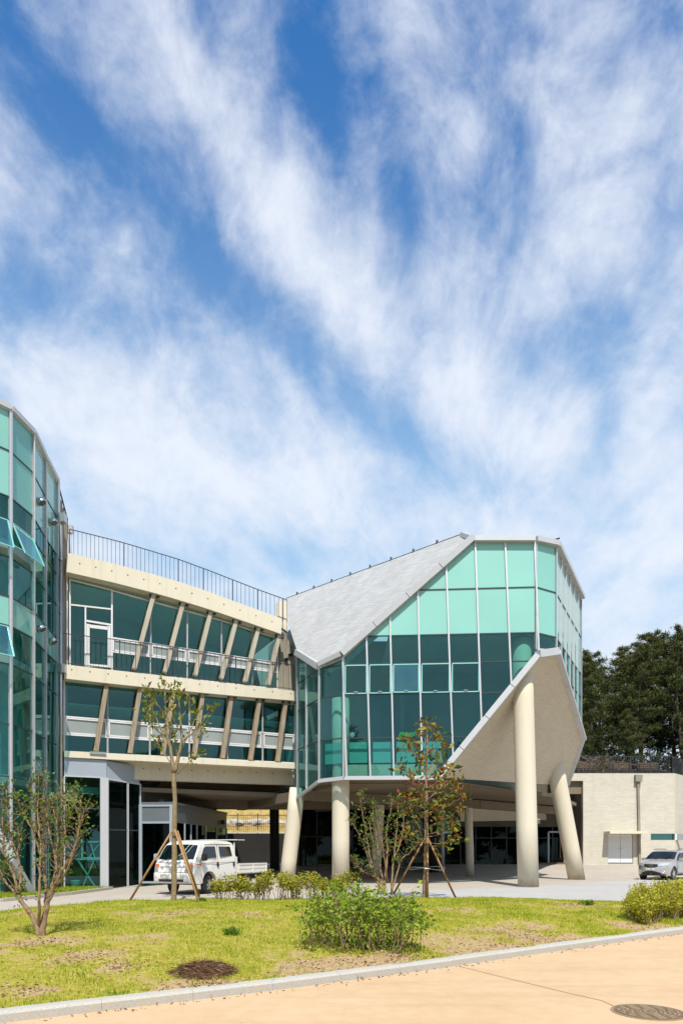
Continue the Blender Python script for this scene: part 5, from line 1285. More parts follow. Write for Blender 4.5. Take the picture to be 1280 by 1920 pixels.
bushy('leafy_bush', 'fresh green bush of thin stems in a bare soil patch on the lawn', 'bush', bpos, lambda x, y: .52 + .36 * math.exp(-((x - .15) / .75) ** 2), 92, leaf_green, .08, 5, (.26, 10.9, .1), .58, None, (.46, .24), .12, nbare=8)
def hpos(k): x = rn.uniform(-4.05, .35); return x, backY(x) - .25 + rn.gauss(0, .16)
bushy('low_hedge', 'low sparse row of yellow green shrubs along the back of the lawn', 'hedge', hpos, lambda x, y: .70 + .1 * math.sin(x * 5) + .08 * math.sin(x * 2.2), 150, leaf_hedge, .085, 5, (-1.8, 22.0, 0), .62, 'hedges round the lawn', (.52, .22), .06, .008, .14)
def hpos2(k):
    x = rn.uniform(6.35, 9.8); y0 = kerbY(x) + .75; return x + .2 * (rn.random() - .5), y0 + rn.random() * 2.0 * min(1, .35 + (x - 6.3) * .6)
bushy('dense_hedge', 'dense yellow green hedge beside the silver car at the kerb', 'hedge', hpos2, lambda x, y: .40 + .22 * ss(x, 6.2, 7.8), 360, leaf_hedge, .058, 8, (7.5, 15.5, 0), .55, 'hedges round the lawn', (.56, .2), .05, .008, .10)
# small weeds and the heap of dry cuttings
for wx, wy, lab in ((436, 1757, 'small dark green weed tuft on the lawn right of the cuttings heap'), (377, 1690, 'small green weed clump at the foot of a tree stake'), (1102, 1702, 'tiny leafy seedling at the bare sandy patch')):
    Y = (HC - .12) * F / (wy - HOR); p = Vector(((wx - 640) / F * Y, Y, 0)); p.z = lawn_z(p.x, p.y); fo = Foliage()
    for _ in range(34): fo.cluster(p + Vector((rn.gauss(0, .055), rn.gauss(0, .055), rn.uniform(.0, .05))), (0, 0, 1), 6, .03, .075, .2, .15)
    tag(fo.build(leaf_green, None, .5, nm='weed_clump'), lab, 'weed', 'weeds in the lawn')
Yh = (HC - .12) * F / (1822 - HOR); hp = Vector(((379 - 640) / F * Yh, Yh + .1, 0)); hp.z = lawn_z(hp.x, hp.y)
hm = thing('cuttings_heap', 'flat heap of dry brown grass cuttings on the lawn', 'heap', hp)
mb = MB(); vs = []; ns, nr = 22, 6
for i in range(nr):
    for k in range(ns):
        a = 2 * math.pi * k / ns; q = i / (nr - 1); rad = q * (1 + .12 * math.sin(3 * a) + .08 * math.sin(5 * a + 1))
        vs.append((hp.x + .36 * rad * math.cos(a), hp.y + .40 * rad * math.sin(a), hp.z + .11 * (1 - q * q) + .012 * rn.random() - .015))
mb.add(vs, [(i * ns + k, i * ns + (k + 1) % ns, (i + 1) * ns + (k + 1) % ns, (i + 1) * ns + k) for i in range(nr - 1) for k in range(ns)]); mb.build('mound', plain('brown_litter', (.10, .05, .025), .95, 0, .4, 20), hm)
straw = foliage('dry_straw', [(0, (.04, .018, .010)), (.5, (.15, .075, .035)), (.85, (.28, .16, .08)), (1, (.50, .38, .24))], .1)
C_ = []; D2 = []
for _ in range(2600):
    a = rn.random() * 2 * math.pi; q = math.sqrt(rn.random()) * 1.08
    C_.append((hp.x + .36 * q * math.cos(a), hp.y + .40 * q * math.sin(a), hp.z + .10 * max(0, 1 - q * q) + rn.uniform(0, .03))); D2.append((rn.gauss(0, 1), rn.gauss(0, 1), rn.gauss(0, .22)))
leaves('straw', C_, D2, RNG.uniform(.05, .16, len(C_)), .007, np.clip(RNG.normal(.45, .27, len(C_)), 0, 1), straw, hm)
# leaf litter in the bare patches
C_ = []; D2 = []
for bx, by, a, b, s in BW:
    if s < .5: continue
    for _ in range(int(300 * s)):
        C_.append((bx + rn.gauss(0, a * .6), by + rn.gauss(0, b * .6), 0)); D2.append((rn.gauss(0, 1), rn.gauss(0, 1), rn.gauss(0, .25)))
C_ = [(x, y, lawn_z(x, y) + .008) for x, y, z in C_ if 0 < lawn_t(x, y) < 1]; D2 = D2[:len(C_)]; C_ += [c[:3] for c in C_k]; D2 += [c[3:] for c in C_k]
tag(leaves('leaf_litter', C_, D2, RNG.uniform(.025, .07, len(C_)), .016, np.clip(RNG.normal(.6, .3, len(C_)), 0, 1), straw), 'dry leaf litter scattered over the bare soil and along the kerb', 'leaf litter', kind='stuff')

# ---- pines
def pine_mesh(seed, H, spread, dense=1.0, lowest=.22):
    """trunk mesh and needle arrays of one pine standing at the origin"""
    r = random.Random(seed); mb = MB(); C = []; D = []; L = []; T = []
    lean = Vector((r.uniform(-.10, .10), r.uniform(-.05, .05), 0))
    tr = []; p = Vector((0, 0, -.3)); n = 9
    for k in range(n + 1):
        f = k / n; tr.append(Vector((lean.x * H * f + .25 * math.sin(f * 5 + seed), lean.y * H * f + .2 * math.cos(f * 4 + seed), f * H * .96)))
    mb.tube(tr, [lerp(.20, .03, k / n) * H / 12 for k in range(n + 1)], 8)
    def at(f): i = min(n - 1, int(f * n)); return tr[i].lerp(tr[i + 1], f * n - i)
    nb = int(46 * dense)
    for k in range(nb):
        f = lowest + (1 - lowest) * ((k + r.random()) / nb); b = at(min(.995, f)); a = k * 2.4 + r.uniform(-.5, .5)
        ln = spread * (1.08 - f) ** .62 * r.uniform(.55, 1.15) * (.55 + .45 * min(1, (f - lowest + .12) * 4)); rise = r.uniform(-.05, .45)
        e = b + Vector((math.cos(a) * ln, math.sin(a) * ln, ln * rise)); m_ = b.lerp(e, .5) + Vector((0, 0, -.05 * ln))
        bp = [b, m_, e]; mb.tube(bp, [.055 * (1.1 - f), .035 * (1.1 - f) + .008, .008], 5)
        for j in range(int(11 + 4.5 * ln)):
            q = r.uniform(.30, 1.05); c = b.lerp(e, q) + Vector((r.gauss(0, .22 * ln * .5), r.gauss(0, .22 * ln * .5), r.gauss(.08, .10) * ln * .6))
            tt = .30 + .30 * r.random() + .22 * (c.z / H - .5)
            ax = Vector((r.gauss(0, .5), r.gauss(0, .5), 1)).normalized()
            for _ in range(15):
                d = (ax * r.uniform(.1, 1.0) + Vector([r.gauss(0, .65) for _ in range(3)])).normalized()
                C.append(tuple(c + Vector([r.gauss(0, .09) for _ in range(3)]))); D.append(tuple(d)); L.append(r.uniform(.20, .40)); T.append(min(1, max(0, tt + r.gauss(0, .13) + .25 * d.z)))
    return mb, C, D, L, T
PV_ = []
for k, (seed, H, sp, dn_, lo_) in enumerate(((3, 12.5, 3.6, 1.15, .25), (8, 13.5, 3.2, 1.1, .30), (21, 11.0, 3.5, 1.2, .16), (34, 14.5, 4.0, 1.25, .34))):
    PV_.append(pine_mesh(seed, H, sp, dn_, lo_))
PROTO = []
spots = [(20.6, 60, 10.6, 2, 'loose pine with a ragged top right beside the glass pavilion'), (23.2, 63, 12.4, 0, 'bushy dark pine second from the glass pavilion'), (25.6, 60, 12.6, 1, 'tall pine with a pointed top in the middle of the grove'),
         (28.2, 64, 14.4, 3, 'broad crowned pine with light showing through its lower trunk'), (30.2, 60.5, 14.2, 1, 'dense tall pine near the right edge of the grove'), (33.2, 62, 16.0, 3, 'tallest pine of the grove at the right edge'), (22.0, 68, 11.0, 1, 'slender pine standing behind the front row near the pavilion'),
         (26.8, 70, 12.5, 2, 'spreading pine half hidden behind the front row of the grove'), (31.5, 69, 15.0, 0, 'high crowned pine behind the front row at the right'), (18.6, 66, 9.0, 0, 'low pine crown peeping out behind the glass pavilion'), (36.0, 66, 16.5, 1, 'pine cut by the right edge of the picture'), (24.4, 57.5, 6.2, 2, 'short dark pine in front of the grove behind the railing'),
         (29.3, 57.3, 5.6, 2, 'short spreading pine in front of the grove near the annex corner'), (20.3, 57.6, 5.0, 0, 'short pine close behind the terrace railing beside the pavilion'), (34.5, 58, 7.0, 2, 'short pine under the tallest pine at the right edge'), (26.8, 65, 12.0, 0, 'rounded pine filling the gap in the middle of the grove'), (33.0, 67, 14.0, 2, 'bushy pine filling the gap below the tallest pine'), (29.5, 71, 14.5, 3, 'far pine showing through the middle gap of the grove')]
HS = (12.5, 13.5, 11.0, 14.5)
for x, y, h, v, lab in spots:
    z = hill_z(x, y)
    if len([1 for pv, t in PROTO if pv == v]) == 0:
        mbt, C, D, L, T = PV_[v]
        t = thing('pine_tree', lab, 'pine tree', (0, 0, 0), 0, 'pine trees behind the annex')
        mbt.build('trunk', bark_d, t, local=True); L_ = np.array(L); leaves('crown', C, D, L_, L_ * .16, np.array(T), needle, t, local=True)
        PROTO.append((v, t))
    else:
        t = copy_tree([q_ for pv, q_ in PROTO if pv == v][0]); t['label'] = lab
    t.location = (x, y, z - .2); s_ = h / HS[v]; t.scale = (s_ * rn.uniform(.95, 1.15), s_, s_); t.rotation_euler = (0, 0, rn.uniform(0, 6.28))
# undergrowth between the trunks and a tangle of brambles on the terrace edge
fo = Foliage()
for _ in range(900):
    x = rn.uniform(15, 36); y = rn.uniform(55, 66); fo.cluster((x, y, hill_z(x, y) + abs(rn.gauss(0, 1.0))), (0, 0, 1), 10, .3, .42, .25, .22)
tag(fo.build(foliage('undergrowth_leaves', [(0, (.006, .012, .004)), (.6, (.022, .032, .008)), (1, (.06, .07, .015))], .15), None, .4, nm='undergrowth'), 'dark undergrowth filling the ground beneath the pines', 'undergrowth', kind='stuff')
br = thing('bramble', 'tangled olive bramble heap behind the terrace railing', 'bramble', (19.8, 52.8, za)); fo = Foliage(); mb = MB()
for _ in range(260):
    x = rn.gauss(19.8, 1.1); z = za + .15 + 1.5 * math.exp(-((x - 20.3) / 1.0) ** 2) * rn.random(); fo.cluster((x, 52.8 + rn.gauss(0, .35), z), (0, 0, 1), 8, .10, .16, .5, .22)
for _ in range(60):
    x = rn.gauss(19.9, .9); p = Vector((x, 52.7, za)); mb.tube(spline([p, p + Vector((rn.gauss(0, .3), 0, .9)), p + Vector((rn.gauss(0, 1), -.1, rn.uniform(.5, 1.7)))], 3), .018, 4)
mb.build('stem', bark_p, br); fo.build(foliage('bramble_leaves', [(0, (.02, .03, .008)), (.6, (.075, .085, .02)), (1, (.16, .11, .05))], .2), br, .5)
# wood on the rise behind the viewpoint (seen in the glass)
V = []; Fs = []; Tn = []; base = 0
C = []; D = []; L = []; T = []
for k in range(34):
    x = -34 + k * 3.6 + rn.uniform(-1, 1); y = -24 - rn.random() * 9; s_ = rn.uniform(1.0, 1.45); _, c0, d0, l0_, t0_ = PV_[k % 4]; a = rn.uniform(0, 6.28); ca, sa = math.cos(a), math.sin(a)
    for i in range(0, len(c0), 5):
        cx, cy, cz = c0[i]; C.append((x + s_ * (cx * ca - cy * sa), y + s_ * (cx * sa + cy * ca), s_ * cz * .92)); D.append(d0[i]); L.append(l0_[i] * 3.0); T.append(t0_[i])
L = np.array(L); tag(leaves('woodland', C, D, L, L * .34, np.array(T), needle), 'dark pine wood on the rise across the road', 'woodland', kind='stuff')
# ================================================================== VEHICLES
def paint(name, col, metal=0.0, rough=.32):
    m, t, b = mat(name); b.inputs['Metallic'].default_value = metal; b.inputs['Roughness'].default_value = rough
    b.inputs['Coat Weight'].default_value = .6; b.inputs['Coat Roughness'].default_value = .06
    tc = t.node('ShaderNodeTexCoord').outputs['Object']; sx = t.node('ShaderNodeSeparateXYZ'); t.l.new(tc, sx.inputs[0])
    f = t.noise(tc, 5, 6, .65); low = t.mapr(sx.outputs[2], .3, .9, .35, .03)
    t.l.new(t.mix(t.m('MULTIPLY', f, low), col, (.30, .25, .18)), b.inputs['Base Color']); return m
M['truckwhite'] = paint('truck_white', (.66, .64, .58)); M['silver'] = paint('silver_paint', (.50, .48, .45), .55, .30)
M['carglass'] = glass('dark_car_glass', (.05, .07, .07), (.9, 1, 1), 1.5, 1.0, .03); M['tyre'] = plain('tyre_rubber', (.03, .03, .03), .85, 0, .3, 8)
M['lamp'] = plain('lamp_lens', (.62, .63, .64), .08, .5, .15, 30, coat=1); M['amber'] = plain('amber_lens', (.62, .16, .03), .2, 0, .1, 20, coat=1); M['plate'] = plain('plate_white', (.66, .66, .62), .5); M['redline'] = plain('red_stripe', (.40, .045, .02), .5)
M['arch'] = plain('wheel_well', (.02, .02, .02), .9)
def arc(cx, cz, r, a0, a1, n=9): return [(cx + r * math.cos(R(lerp(a0, a1, k / n))), cz + r * math.sin(R(lerp(a0, a1, k / n)))) for k in range(n + 1)]
def vehicle_body(parent, prof, hw, taper, bulge, crown, m, nm='body', st=(-1, -.985, -.93, -.8, -.5, 0, .5, .8, .93, .985, 1)):
    """side profile carried across the width with a rounded plan and tumblehome"""
    mb = MB(); n = len(prof); vs = []
    for s_ in st:
        for x, z in prof: vs.append(warp(x, z, s_, hw, taper, bulge, crown))
    fs = [(i * n + k, i * n + (k + 1) % n, (i + 1) * n + (k + 1) % n, (i + 1) * n + k) for i in range(len(st) - 1) for k in range(n)]
    fs += [tuple(range(n))[::-1], tuple(range((len(st) - 1) * n, len(st) * n))]
    mb.add(vs, fs, 0, True); o = mb.build(nm, m, parent, local=True)
    bm = bmesh.new(); bm.from_mesh(o.data); bmesh.ops.triangulate(bm, faces=[f for f in bm.faces if len(f.verts) > 4]); 
    for e in bm.edges: e.smooth = e.calc_face_angle(0) < R(42)
    bm.to_mesh(o.data); bm.free(); return o
def warp(x, z, s_, hw, taper, bulge, crown):
    t = abs(s_); k = t ** 3
    xx = x + bulge(x) * k
    edge = max(0, (t - .9) / .1) ** 2
    zz = z - crown(z) * (t ** 4) - (.02 * edge if z > 1 else 0)
    return (xx, s_ * hw * taper(x, z), zz)
def wheel(parent, x, y, r, w, rimmat, spokes=5, steer=0.0):
    sgn = -1 if y < 0 else 1; ax = Vector((math.sin(steer) * sgn * -1, math.cos(steer) * sgn, 0)); c = Vector((x, y, r)); mb = MB()
    mb.lathe(c - ax * w * .5, ax, [(0, r * .62), (0, r * .92), (w * .12, r), (w * .88, r), (w, r * .92), (w, r * .68), (w * .9, r * .62)], 30)
    o = mb.build('wheel', M['tyre'], parent, local=True); mb = MB()
    mb.lathe(c + ax * w * .2, ax, [(0, r * .66), (w * .22, r * .66), (w * .26, r * .58), (w * .10, r * .52), (w * .08, .02)], 30, 1)
    u = ax.cross(Vector((0, 0, 1))).normalized(); v = Vector((0, 0, 1))
    for k in range(spokes):
        a = 2 * math.pi * k / spokes; d = u * math.cos(a) + v * math.sin(a); mb.bar(c + ax * w * .40 + d * r * .08, c + ax * w * .40 + d * r * .6, r * .24, .04, up=ax)
    mb.lathe(c + ax * w * .36, ax, [(0, r * .17), (w * .16, r * .15)], 14); mb.build('rim', [rimmat, M['arch']], o, local=True); return o
def place(t, x, y, z, a): t.location = (x, y, z); t.rotation_euler = (0, 0, R(90) - a)
def panel(parent, nm, pts, fn, m, th=.012, out=.006, edge=None):
    """thin panel laid on a warped side: pts are (x,z), fn maps to 3-D"""
    P = [Vector(fn(x, z)) for x, z in pts]; nrm = (P[1] - P[0]).cross(P[2] - P[0]).normalized()
    if edge is not None and nrm.dot(edge) < 0: nrm = -nrm
    mb = MB(); mb.prism([p + nrm * out for p in P], -nrm * th); return mb.build(nm, m, parent, local=True)

# ---- white double cab pickup
tk = thing('pickup_truck', 'white double cab pickup truck with a flat bed parked under the wing', 'truck')
HW = .88
tap = lambda x, z: 1 - (.16 * max(0, z - 1.02)) * (1 if z < 1.9 else 1.05) - .05 * max(0, .5 - x) * (z < 1.3)
bul = lambda x: .16 * max(0, 1 - x / .7); crn = lambda z: .05 if z > 1.7 else 0
fx, rx, wr_ = 1.12, 3.78, .335
prof = [(.06, .40), (.0, .46), (-.01, .60), (.0, .76), (.05, .80), (.07, .96), (.12, 1.14), (.20, 1.22), (.47, 1.55), (.70, 1.83), (.80, 1.905), (1.0, 1.95), (1.6, 1.975), (2.5, 1.965), (2.74, 1.93), (2.82, 1.85), (2.92, 1.2), (2.93, .52), (2.90, .42)] + [(1.62, .40)] + arc(fx, .40, .43, 0, 180)[0:] + [(.5, .38)]
vehicle_body(tk, prof, HW, tap, bul, crn, M['truckwhite'], 'cab')
def tside(s_): return lambda x, z: warp(x, z, s_, HW, tap, bul, crn)
for s_ in (-1, 1):
    e = Vector((0, s_, .2))
    panel(tk, 'side_window', [(.64, 1.30), (1.62, 1.34), (1.60, 1.80), (1.02, 1.80), (.90, 1.74)], tside(s_), M['carglass'], edge=e)
    panel(tk, 'side_window', [(1.86, 1.36), (2.66, 1.40), (2.58, 1.80), (1.84, 1.80)], tside(s_), M['carglass'], edge=e)
    for hx in (1.66, 2.72):
        panel(tk, 'door_handle', [(hx - .05, .98), (hx + .05, .98), (hx + .06, 1.08), (hx + .04, 1.17), (hx - .04, 1.17), (hx - .06, 1.08)], tside(s_), M['black'], .02, .014, e)
    mb = MB()
    def ln(a, b, w=.012, m_=0):
        P0, P1 = Vector(tside(s_)(*a)), Vector(tside(s_)(*b)); mb.bar(P0, P1, .012, w, up=(0, 0, 1) if abs(P0.z - P1.z) < abs(P0.x - P1.x) else (1, 0, 0), mi=m_)
    ln((.62, .58), (.60, 1.28)); ln((1.74, .50), (1.74, 1.88)); ln((1.74, .5), (2.84, .5)); ln((.95, 1.86), (1.72, 1.88)); ln((2.84, .5), (2.82, 1.3)); ln((.62, 1.14), (2.86, 1.16)); ln((1.74, 1.88), (2.62, 1.88)); ln((1.62, .5), (1.74, .5))
    mb.build('door_seam', M['hole'], tk, local=True)
    panel(tk, 'stripe', [(.30, 1.085), (.60, 1.09), (.60, 1.12), (.30, 1.115)], tside(s_), M['redline'], edge=e)
    panel(tk, 'side_indicator', [(.36, .97), (.48, .97), (.48, 1.02), (.36, 1.02)], tside(s_), M['amber'], .02, .012, e)
    # mirror
    mb = MB(); y0 = s_ * (HW * .97); mb.bar((.64, y0, 1.34), (.54, y0 + s_ * .16, 1.34), .05, .05); mb.prism([(.50, y0 + s_ * .10, 1.20), (.50, y0 + s_ * .32, 1.22), (.50, y0 + s_ * .32, 1.46), (.50, y0 + s_ * .10, 1.46)], (.12, 0, 0)); mb.build('side_mirror', M['black'] if s_ < 0 else M['chrome'], tk, local=True, bevel=.03)
    # lamps
    f = lambda s2, z, x0: warp(x0, z, s2, HW, tap, bul, crn)
    a, b = s_ * .70, s_ * .985
    lx = lambda z: interp(z, [(.46, -.01), (.76, .0), (.8, .05), (.96, .07), (1.14, .12)])
    def head(nm, z0, z1, m, a=a, b=b):
        P = [Vector(f(a, z0, lx(z0))), Vector(f(b, z0, lx(z0))), Vector(f(b * .997, z1, lx(z1))), Vector(f(a * 1.03, z1, lx(z1)))]
        mb = MB(); mb.prism([p + Vector((-.018, 0, 0)) for p in P], (.03, 0, 0)); return mb.build(nm, m, tk, local=True)
    hl = head('headlight', .81, .99, M['lamp']); head('indicator', 1.0, 1.10, M['amber'])
    c = Vector(f(s_ * .80, .56, .0)); mb = MB(); mb.lathe(c + Vector((.01, 0, 0)), (-1, 0, 0), [(0, .085), (.03, .085), (.03, .06), (.015, .05)], 16, 0); mb.build('fog_lamp', M['lamp'], tk, local=True)
    # bed side
def tf_(s2, z, off=0.0):
    x0 = interp(z, [(.40, .06), (.46, .0), (.60, -.01), (.76, .0), (.80, .05), (.96, .07), (1.14, .12), (1.22, .20), (1.55, .47), (1.83, .70), (1.905, .80)]); p = Vector(warp(x0, z, s2, HW, tap, bul, crn)); return p + Vector((-off, 0, 0))
def strip(nm, z0, z1, s0, s1, m, off=.008, n=8, parent=tk):
    mb = MB(); vs = []
    for k in range(n + 1):
        s2 = lerp(s0, s1, k / n); vs += [tf_(s2, z0, off), tf_(s2, z1, off), tf_(s2, z0, -.03), tf_(s2, z1, -.03)]
    fs = []
    for k in range(n):
        a = 4 * k; b = a + 4; fs += [(a, b, b + 1, a + 1), (a + 1, b + 1, b + 3, a + 3), (a + 2, a, b, b + 2)[::1]]
    fs += [(0, 1, 3, 2), (4 * n, 4 * n + 1, 4 * n + 3, 4 * n + 2)]
    mb.add(vs, fs); return mb.build(nm, m, parent, local=True)
# windscreen follows the slope in one pane
mb = MB(); vs = []; n = 10
for k in range(n + 1):
    s2 = lerp(-.93, .93, k / n)
    for z in (1.265, 1.55, 1.80): vs.append(tf_(s2 * (.985 if z > 1.7 else 1), z, .012))
mb.add(vs, [(3 * k + j, 3 * k + 3 + j, 3 * k + 4 + j, 3 * k + 1 + j) for k in range(n) for j in range(2)], 0, True); mb.build('windscreen', M['carglass'], tk, local=True)
strip('bumper_slot', .47, .56, -.62, .62, M['black'], .012); strip('bonnet_seam', 1.135, 1.15, -.9, .9, M['hole'], .004); strip('bonnet_seam', .795, .81, -.72, .72, M['hole'], .006); strip('grille_slot', .985, 1.0, -.66, .66, M['black'], .006)
pl_o = strip('number_plate', .62, .75, -.25 + .25, .26 + .25, M['plate'], .02, 2)
ry = Matrix(((0, 0, -1, 0), (-1, 0, 0, 0), (0, 1, 0, 0), (0, 0, 0, 1)))
def facing(p, rot=0): return Matrix.Translation(p) @ ry
c = tf_(.255, .685, .026); text_mesh('plate_text', '87무 8216'.replace('무', '0'), .105, M['hole'], pl_o, facing(c))
mb = MB(); c = tf_(0, .90, .014); el = [c + Vector((0, .11 * math.cos(a), .055 * math.sin(a))) for a in [2 * math.pi * k / 20 for k in range(21)]]
mb.tube(el, .009, 6); mb.bar(c + Vector((0, .045, -.035)), c + Vector((0, .02, .038)), .014, .02, up=(1, 0, 0)); mb.bar(c + Vector((0, -.02, -.038)), c + Vector((0, -.045, .035)), .014, .02, up=(1, 0, 0)); mb.bar(c + Vector((0, .035, -.008)), c + Vector((0, -.035, .008)), .012, .015, up=(1, 0, 0)); mb.build('emblem', M['chrome'], tk, local=True)
c = tf_(.62, 1.18, .014); mb = MB(); [mb.box(c.x - .004, c.x + .004, c.y - .11 + k * .055, c.y - .07 + k * .055, c.z - .012, c.z + .012) for k in range(4)]; mb.build('name_badge', M['black'], tk, local=True)
for y0, y1 in ((-.1, -.62), (.45, -.05)):
    mb = MB(); mb.bar(tf_(y0 / HW, 1.25, .03), tf_(y1 / HW, 1.33, .03), .025, .025); mb.build('wiper', M['black'], tk, local=True)
mb = MB(); mb.box(.25, 2.85, -.74, .74, .36, .62); mb.box(2.9, 5.0, -.4, .4, .42, .60); mb.box(fx - .45, fx + .45, -.70, .70, .35, .95); mb.build('chassis', M['arch'], tk, local=True)
mb = MB(); mb.box(2.98, 5.12, -.84, .84, .66, .74); mb.build('bed_floor', M['steel'], tk, local=True)
for s_ in (-1, 1):
    mb = MB(); mb.box(3.0, 5.12, s_ * .86 - .025, s_ * .86 + .025, .70, 1.06)
    mb.box(3.0, 5.12, s_ * .885 - .02, s_ * .885 + .02, 1.02, 1.07); mb.box(3.0, 5.12, s_ * .885 - .02, s_ * .885 + .02, .70, .74); mb.box(3.0, 5.12, s_ * .888 - .01, s_ * .888 + .01, .86, .90)
    [mb.box(3.02 + k * 1.03, 3.08 + k * 1.03, s_ * .89 - .02, s_ * .89 + .02, .68, 1.06) for k in range(3)]; mb.build('bed_side', M['truckwhite'], tk, local=True)
    mb = MB(); mb.box(3.0, 5.12, s_ * .86 - .04, s_ * .86 + .04, 1.075, 1.10); mb.build('bed_rail', M['rail'], tk, local=True)
    wheel(tk, fx, s_ * .74, wr_, .2, M['steel'], 6, R(14)); wheel(tk, rx, s_ * .72, wr_, .22, M['steel'], 6)
mb = MB(); mb.box(5.10, 5.15, -.84, .84, .68, 1.06); mb.build('tailgate', M['truckwhite'], tk, local=True)
mb = MB(); mb.box(2.97, 3.03, -.82, .82, .7, 1.34); [mb.box(2.97, 3.02, y - .02, y + .02, 1.3, 1.9) for y in (-.7, .7)]; mb.box(2.9, 3.5, -.86, .86, 1.98, 2.01); mb.build('headboard', M['truckwhite'], tk, local=True)
bx_ = MB(); bx_.box(3.05, 3.5, -.55, .2, .74, 1.2); tb_ = bx_.build('tool_box', M['steel'], tk, local=True, bevel=.02)
mb = MB(); mb.box(4.95, 5.06, -.80, -.62, .40, .66).box(4.95, 5.06, .62, .80, .40, .66); mb.build('mudguard', M['black'], tk, local=True)
A1 = R(24.5)
place(tk, -6.36, 25.4, 0.0, A1); tk.scale = (1.05, 1.05, 1.05)

# ---- silver suv
cr = thing('silver_suv', 'silver sport utility car parked by the annex at the right edge', 'car')
HW = .93
def tap(x, z):
    front = .12 * max(0, 1 - x / .9) ** 2
    return 1 - front - (.30 * max(0, z - 1.0)) - .05 * max(0, .55 - z)
bul = lambda x: .34 * max(0, 1 - x / 1.0) ** 1.3; crn = lambda z: .05 if z > 1.5 else .035 if z > .85 else 0
fx, rx, wr_ = .93, 3.64, .365
prof = [(.14, .25), (.05, .33), (.0, .48), (.0, .62), (.05, .80), (.10, .92), (.22, 1.0), (.6, 1.075), (1.05, 1.13), (1.18, 1.165), (1.5, 1.38), (1.85, 1.60), (2.0, 1.655), (2.4, 1.71), (3.0, 1.72), (3.7, 1.68), (4.0, 1.62), (4.4, 1.2), (4.58, 1.1), (4.62, .7), (4.6, .4), (4.5, .28), (4.15, .28)] + arc(rx, .36, .44, 0, 180) + [(3.0, .24), (1.5, .24)] + arc(fx, .36, .44, 0, 180) + [(.45, .24)]
vehicle_body(cr, prof, HW, tap, bul, crn, M['silver'], 'body')
def cside(s_): return lambda x, z: warp(x, z, s_, HW, tap, bul, crn)
def nose(s2, z, off=0.0):
    x0 = interp(z, [(.25, .14), (.33, .05), (.48, 0), (.62, 0), (.80, .05), (.92, .10), (1.0, .22), (1.075, .6), (1.13, 1.05), (1.165, 1.18), (1.38, 1.5), (1.60, 1.85), (1.655, 2.0)]); p = Vector(warp(x0, z, s2, HW, tap, bul, crn)); return p + Vector((-off, 0, off * .4))
def nstrip(nm, z0, z1, s0, s1, m, off=.01, n=8, zf=None):
    mb = MB(); vs = []
    for k in range(n + 1):
        s2 = lerp(s0, s1, k / n); a, b = (zf(k / n) if zf else (z0, z1)); vs += [nose(s2, a, off), nose(s2, lerp(a, b, .5), off), nose(s2, b, off)]
    mb.add(vs, [(3 * k + j, 3 * k + 3 + j, 3 * k + 4 + j, 3 * k + 1 + j) for k in range(n) for j in range(2)], 0, True); return mb.build(nm, m, cr, local=True)
nstrip('windscreen', 1.19, 1.60, -.95, .95, M['carglass'], .014, 10)
nstrip('grille', .70, .88, -.46, .46, M['black'], .014, 8, lambda t: (lerp(.70, .76, abs(t - .5) * 2), .895)); nstrip('lower_intake', .30, .50, -.66, .66, M['black'], .012, 8, lambda t: (.30, lerp(.52, .40, (abs(t - .5) * 2) ** 2)))
nstrip('lower_intake', .25, .33, -.9, .9, M['black'], .010, 8)
g_ = nstrip('number_plate', .55, .66, -.28, .28, M['plate'], .03, 3); text_mesh('plate_text', '52 4 8207', .085, M['hole'], g_, Matrix.Translation(nose(0, .605, .036)) @ ry)
mb = MB(); c = nose(0, .80, .02); cr_pts = [c + Vector((0, .13, .0)), c + Vector((0, .05, .05)), c + Vector((0, .0, .055)), c + Vector((0, -.05, .05)), c + Vector((0, -.13, .0)), c + Vector((0, -.05, -.035)), c + Vector((0, .05, -.035)), c + Vector((0, .13, 0))]
mb.tube(cr_pts, .011, 6); mb.build('emblem', M['chrome'], cr, local=True)
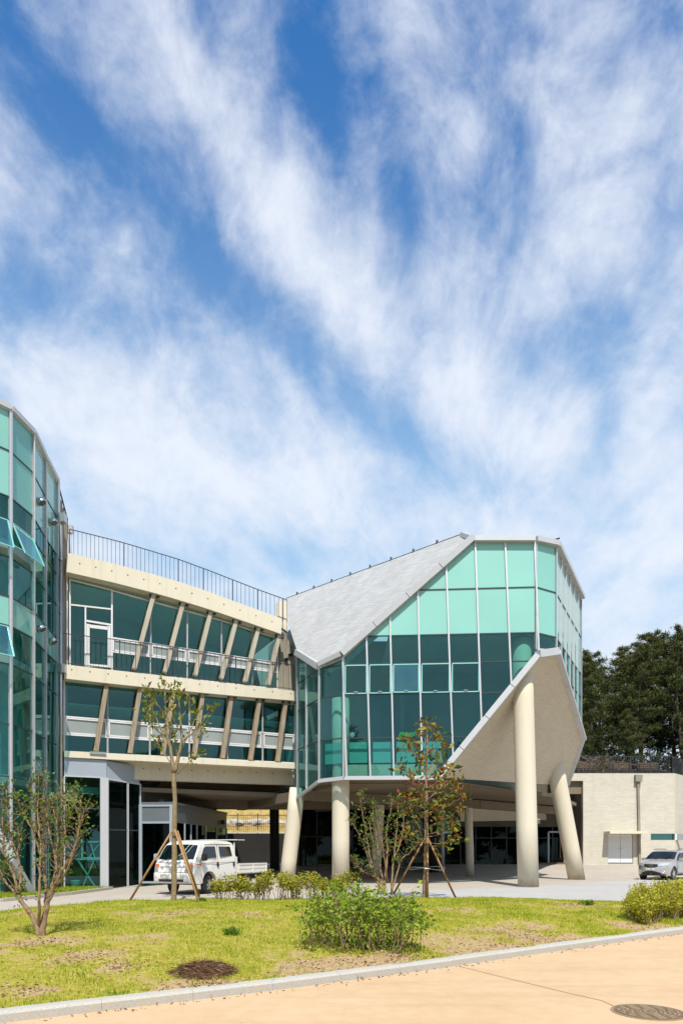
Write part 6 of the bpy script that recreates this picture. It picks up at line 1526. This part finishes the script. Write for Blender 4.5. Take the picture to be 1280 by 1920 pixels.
for s_ in (-1, 1):
    e = Vector((0, s_, .2))
    mb = MB(); vs = []; n = 7
    for k in range(n + 1):
        t = k / n; s2 = s_ * lerp(.52, 1.0, t); z0 = lerp(.76, .84, t); z1 = lerp(.90, .99, t ** .8); q1 = nose(s2, z0, .02); q2 = nose(s2, z1, .02)
        vs += [q1, q2]
    mb.add(vs, [(2 * k, 2 * k + 2, 2 * k + 3, 2 * k + 1) for k in range(n)], 0, True); mb.build('headlight', M['lamp'], cr, local=True)
    c = nose(s_ * .80, .47, .0); mb = MB(); mb.lathe(c + Vector((.02, 0, 0)), (-1, s_ * .35, 0), [(0, .09), (.035, .09), (.035, .055), (.02, .05)], 16, 0); mb.build('fog_lamp', M['lamp'], cr, local=True)
    panel(cr, 'side_window', [(1.42, 1.14), (2.42, 1.18), (2.42, 1.60), (2.15, 1.60), (1.85, 1.48)], cside(s_), M['carglass'], edge=e); panel(cr, 'side_window', [(2.5, 1.18), (3.45, 1.22), (3.4, 1.58), (2.5, 1.61)], cside(s_), M['carglass'], edge=e); panel(cr, 'side_window', [(3.55, 1.24), (4.05, 1.28), (3.92, 1.50), (3.5, 1.56)], cside(s_), M['carglass'], edge=e)
    mb = MB(); y0 = s_ * .90; mb.bar((1.55, y0, 1.14), (1.5, y0 + s_ * .1, 1.16), .05, .04); mb.prism([(1.46, y0 + s_ * .06, 1.08), (1.46, y0 + s_ * .26, 1.1), (1.46, y0 + s_ * .26, 1.24), (1.46, y0 + s_ * .06, 1.25)], (.14, 0, 0)); mb.build('side_mirror', M['silver'], cr, local=True, bevel=.03)
    mb = MB()
    for a, b in (((1.42, .42), (1.40, 1.12)), ((2.46, .42), (2.46, 1.62)), ((1.42, .42), (3.2, .42)), ((3.4, 1.2), (3.25, .8))):
        mb.bar(cside(s_)(*a), cside(s_)(*b), .012, .012)
    mb.build('door_seam', M['hole'], cr, local=True)
    for hx in (2.28, 3.26): panel(cr, 'door_handle', [(hx - .09, .98), (hx + .09, .98), (hx + .09, 1.02), (hx - .09, 1.02)], cside(s_), M['chrome'], .03, .02, e)
    panel(cr, 'sill_trim', [(1.42, .25), (3.15, .25), (3.15, .36), (1.42, .36)], cside(s_), M['arch'], .02, .012, e)
    mb = MB(); mb.tube([(2.0, s_ * .66, 1.69), (2.3, s_ * .66, 1.75), (3.6, s_ * .66, 1.74), (3.8, s_ * .66, 1.68)], .02, 6); mb.build('roof_rail', M['black'], cr, local=True)
    wheel(cr, fx, s_ * .80, wr_, .23, M['chrome'], 5, R(3)); wheel(cr, rx, s_ * .80, wr_, .23, M['chrome'], 5)
for y0 in (.1, -.5):
    mb = MB(); mb.bar(nose(y0 / HW, 1.185, .03), nose((y0 + .5) / HW, 1.22, .03), .025, .025); mb.build('wiper', M['black'], cr, local=True)
mb = MB(); mb.box(.4, 4.4, -.72, .72, .24, .55); mb.box(fx - .5, fx + .5, -.66, .66, .35, .82); mb.box(rx - .5, rx + .5, -.66, .66, .35, .82); mb.build('underbody', M['arch'], cr, local=True)
mb = MB(); mb.box(1.75, 1.95, -.62, -.16, .7, 1.4); mb.box(1.75, 1.95, .16, .62, .7, 1.4); mb.build('seat', M['roomdark'], cr, local=True, bevel=.05)
place(cr, 17.25, 38.2, ground(17.3, 38.4), R(48))
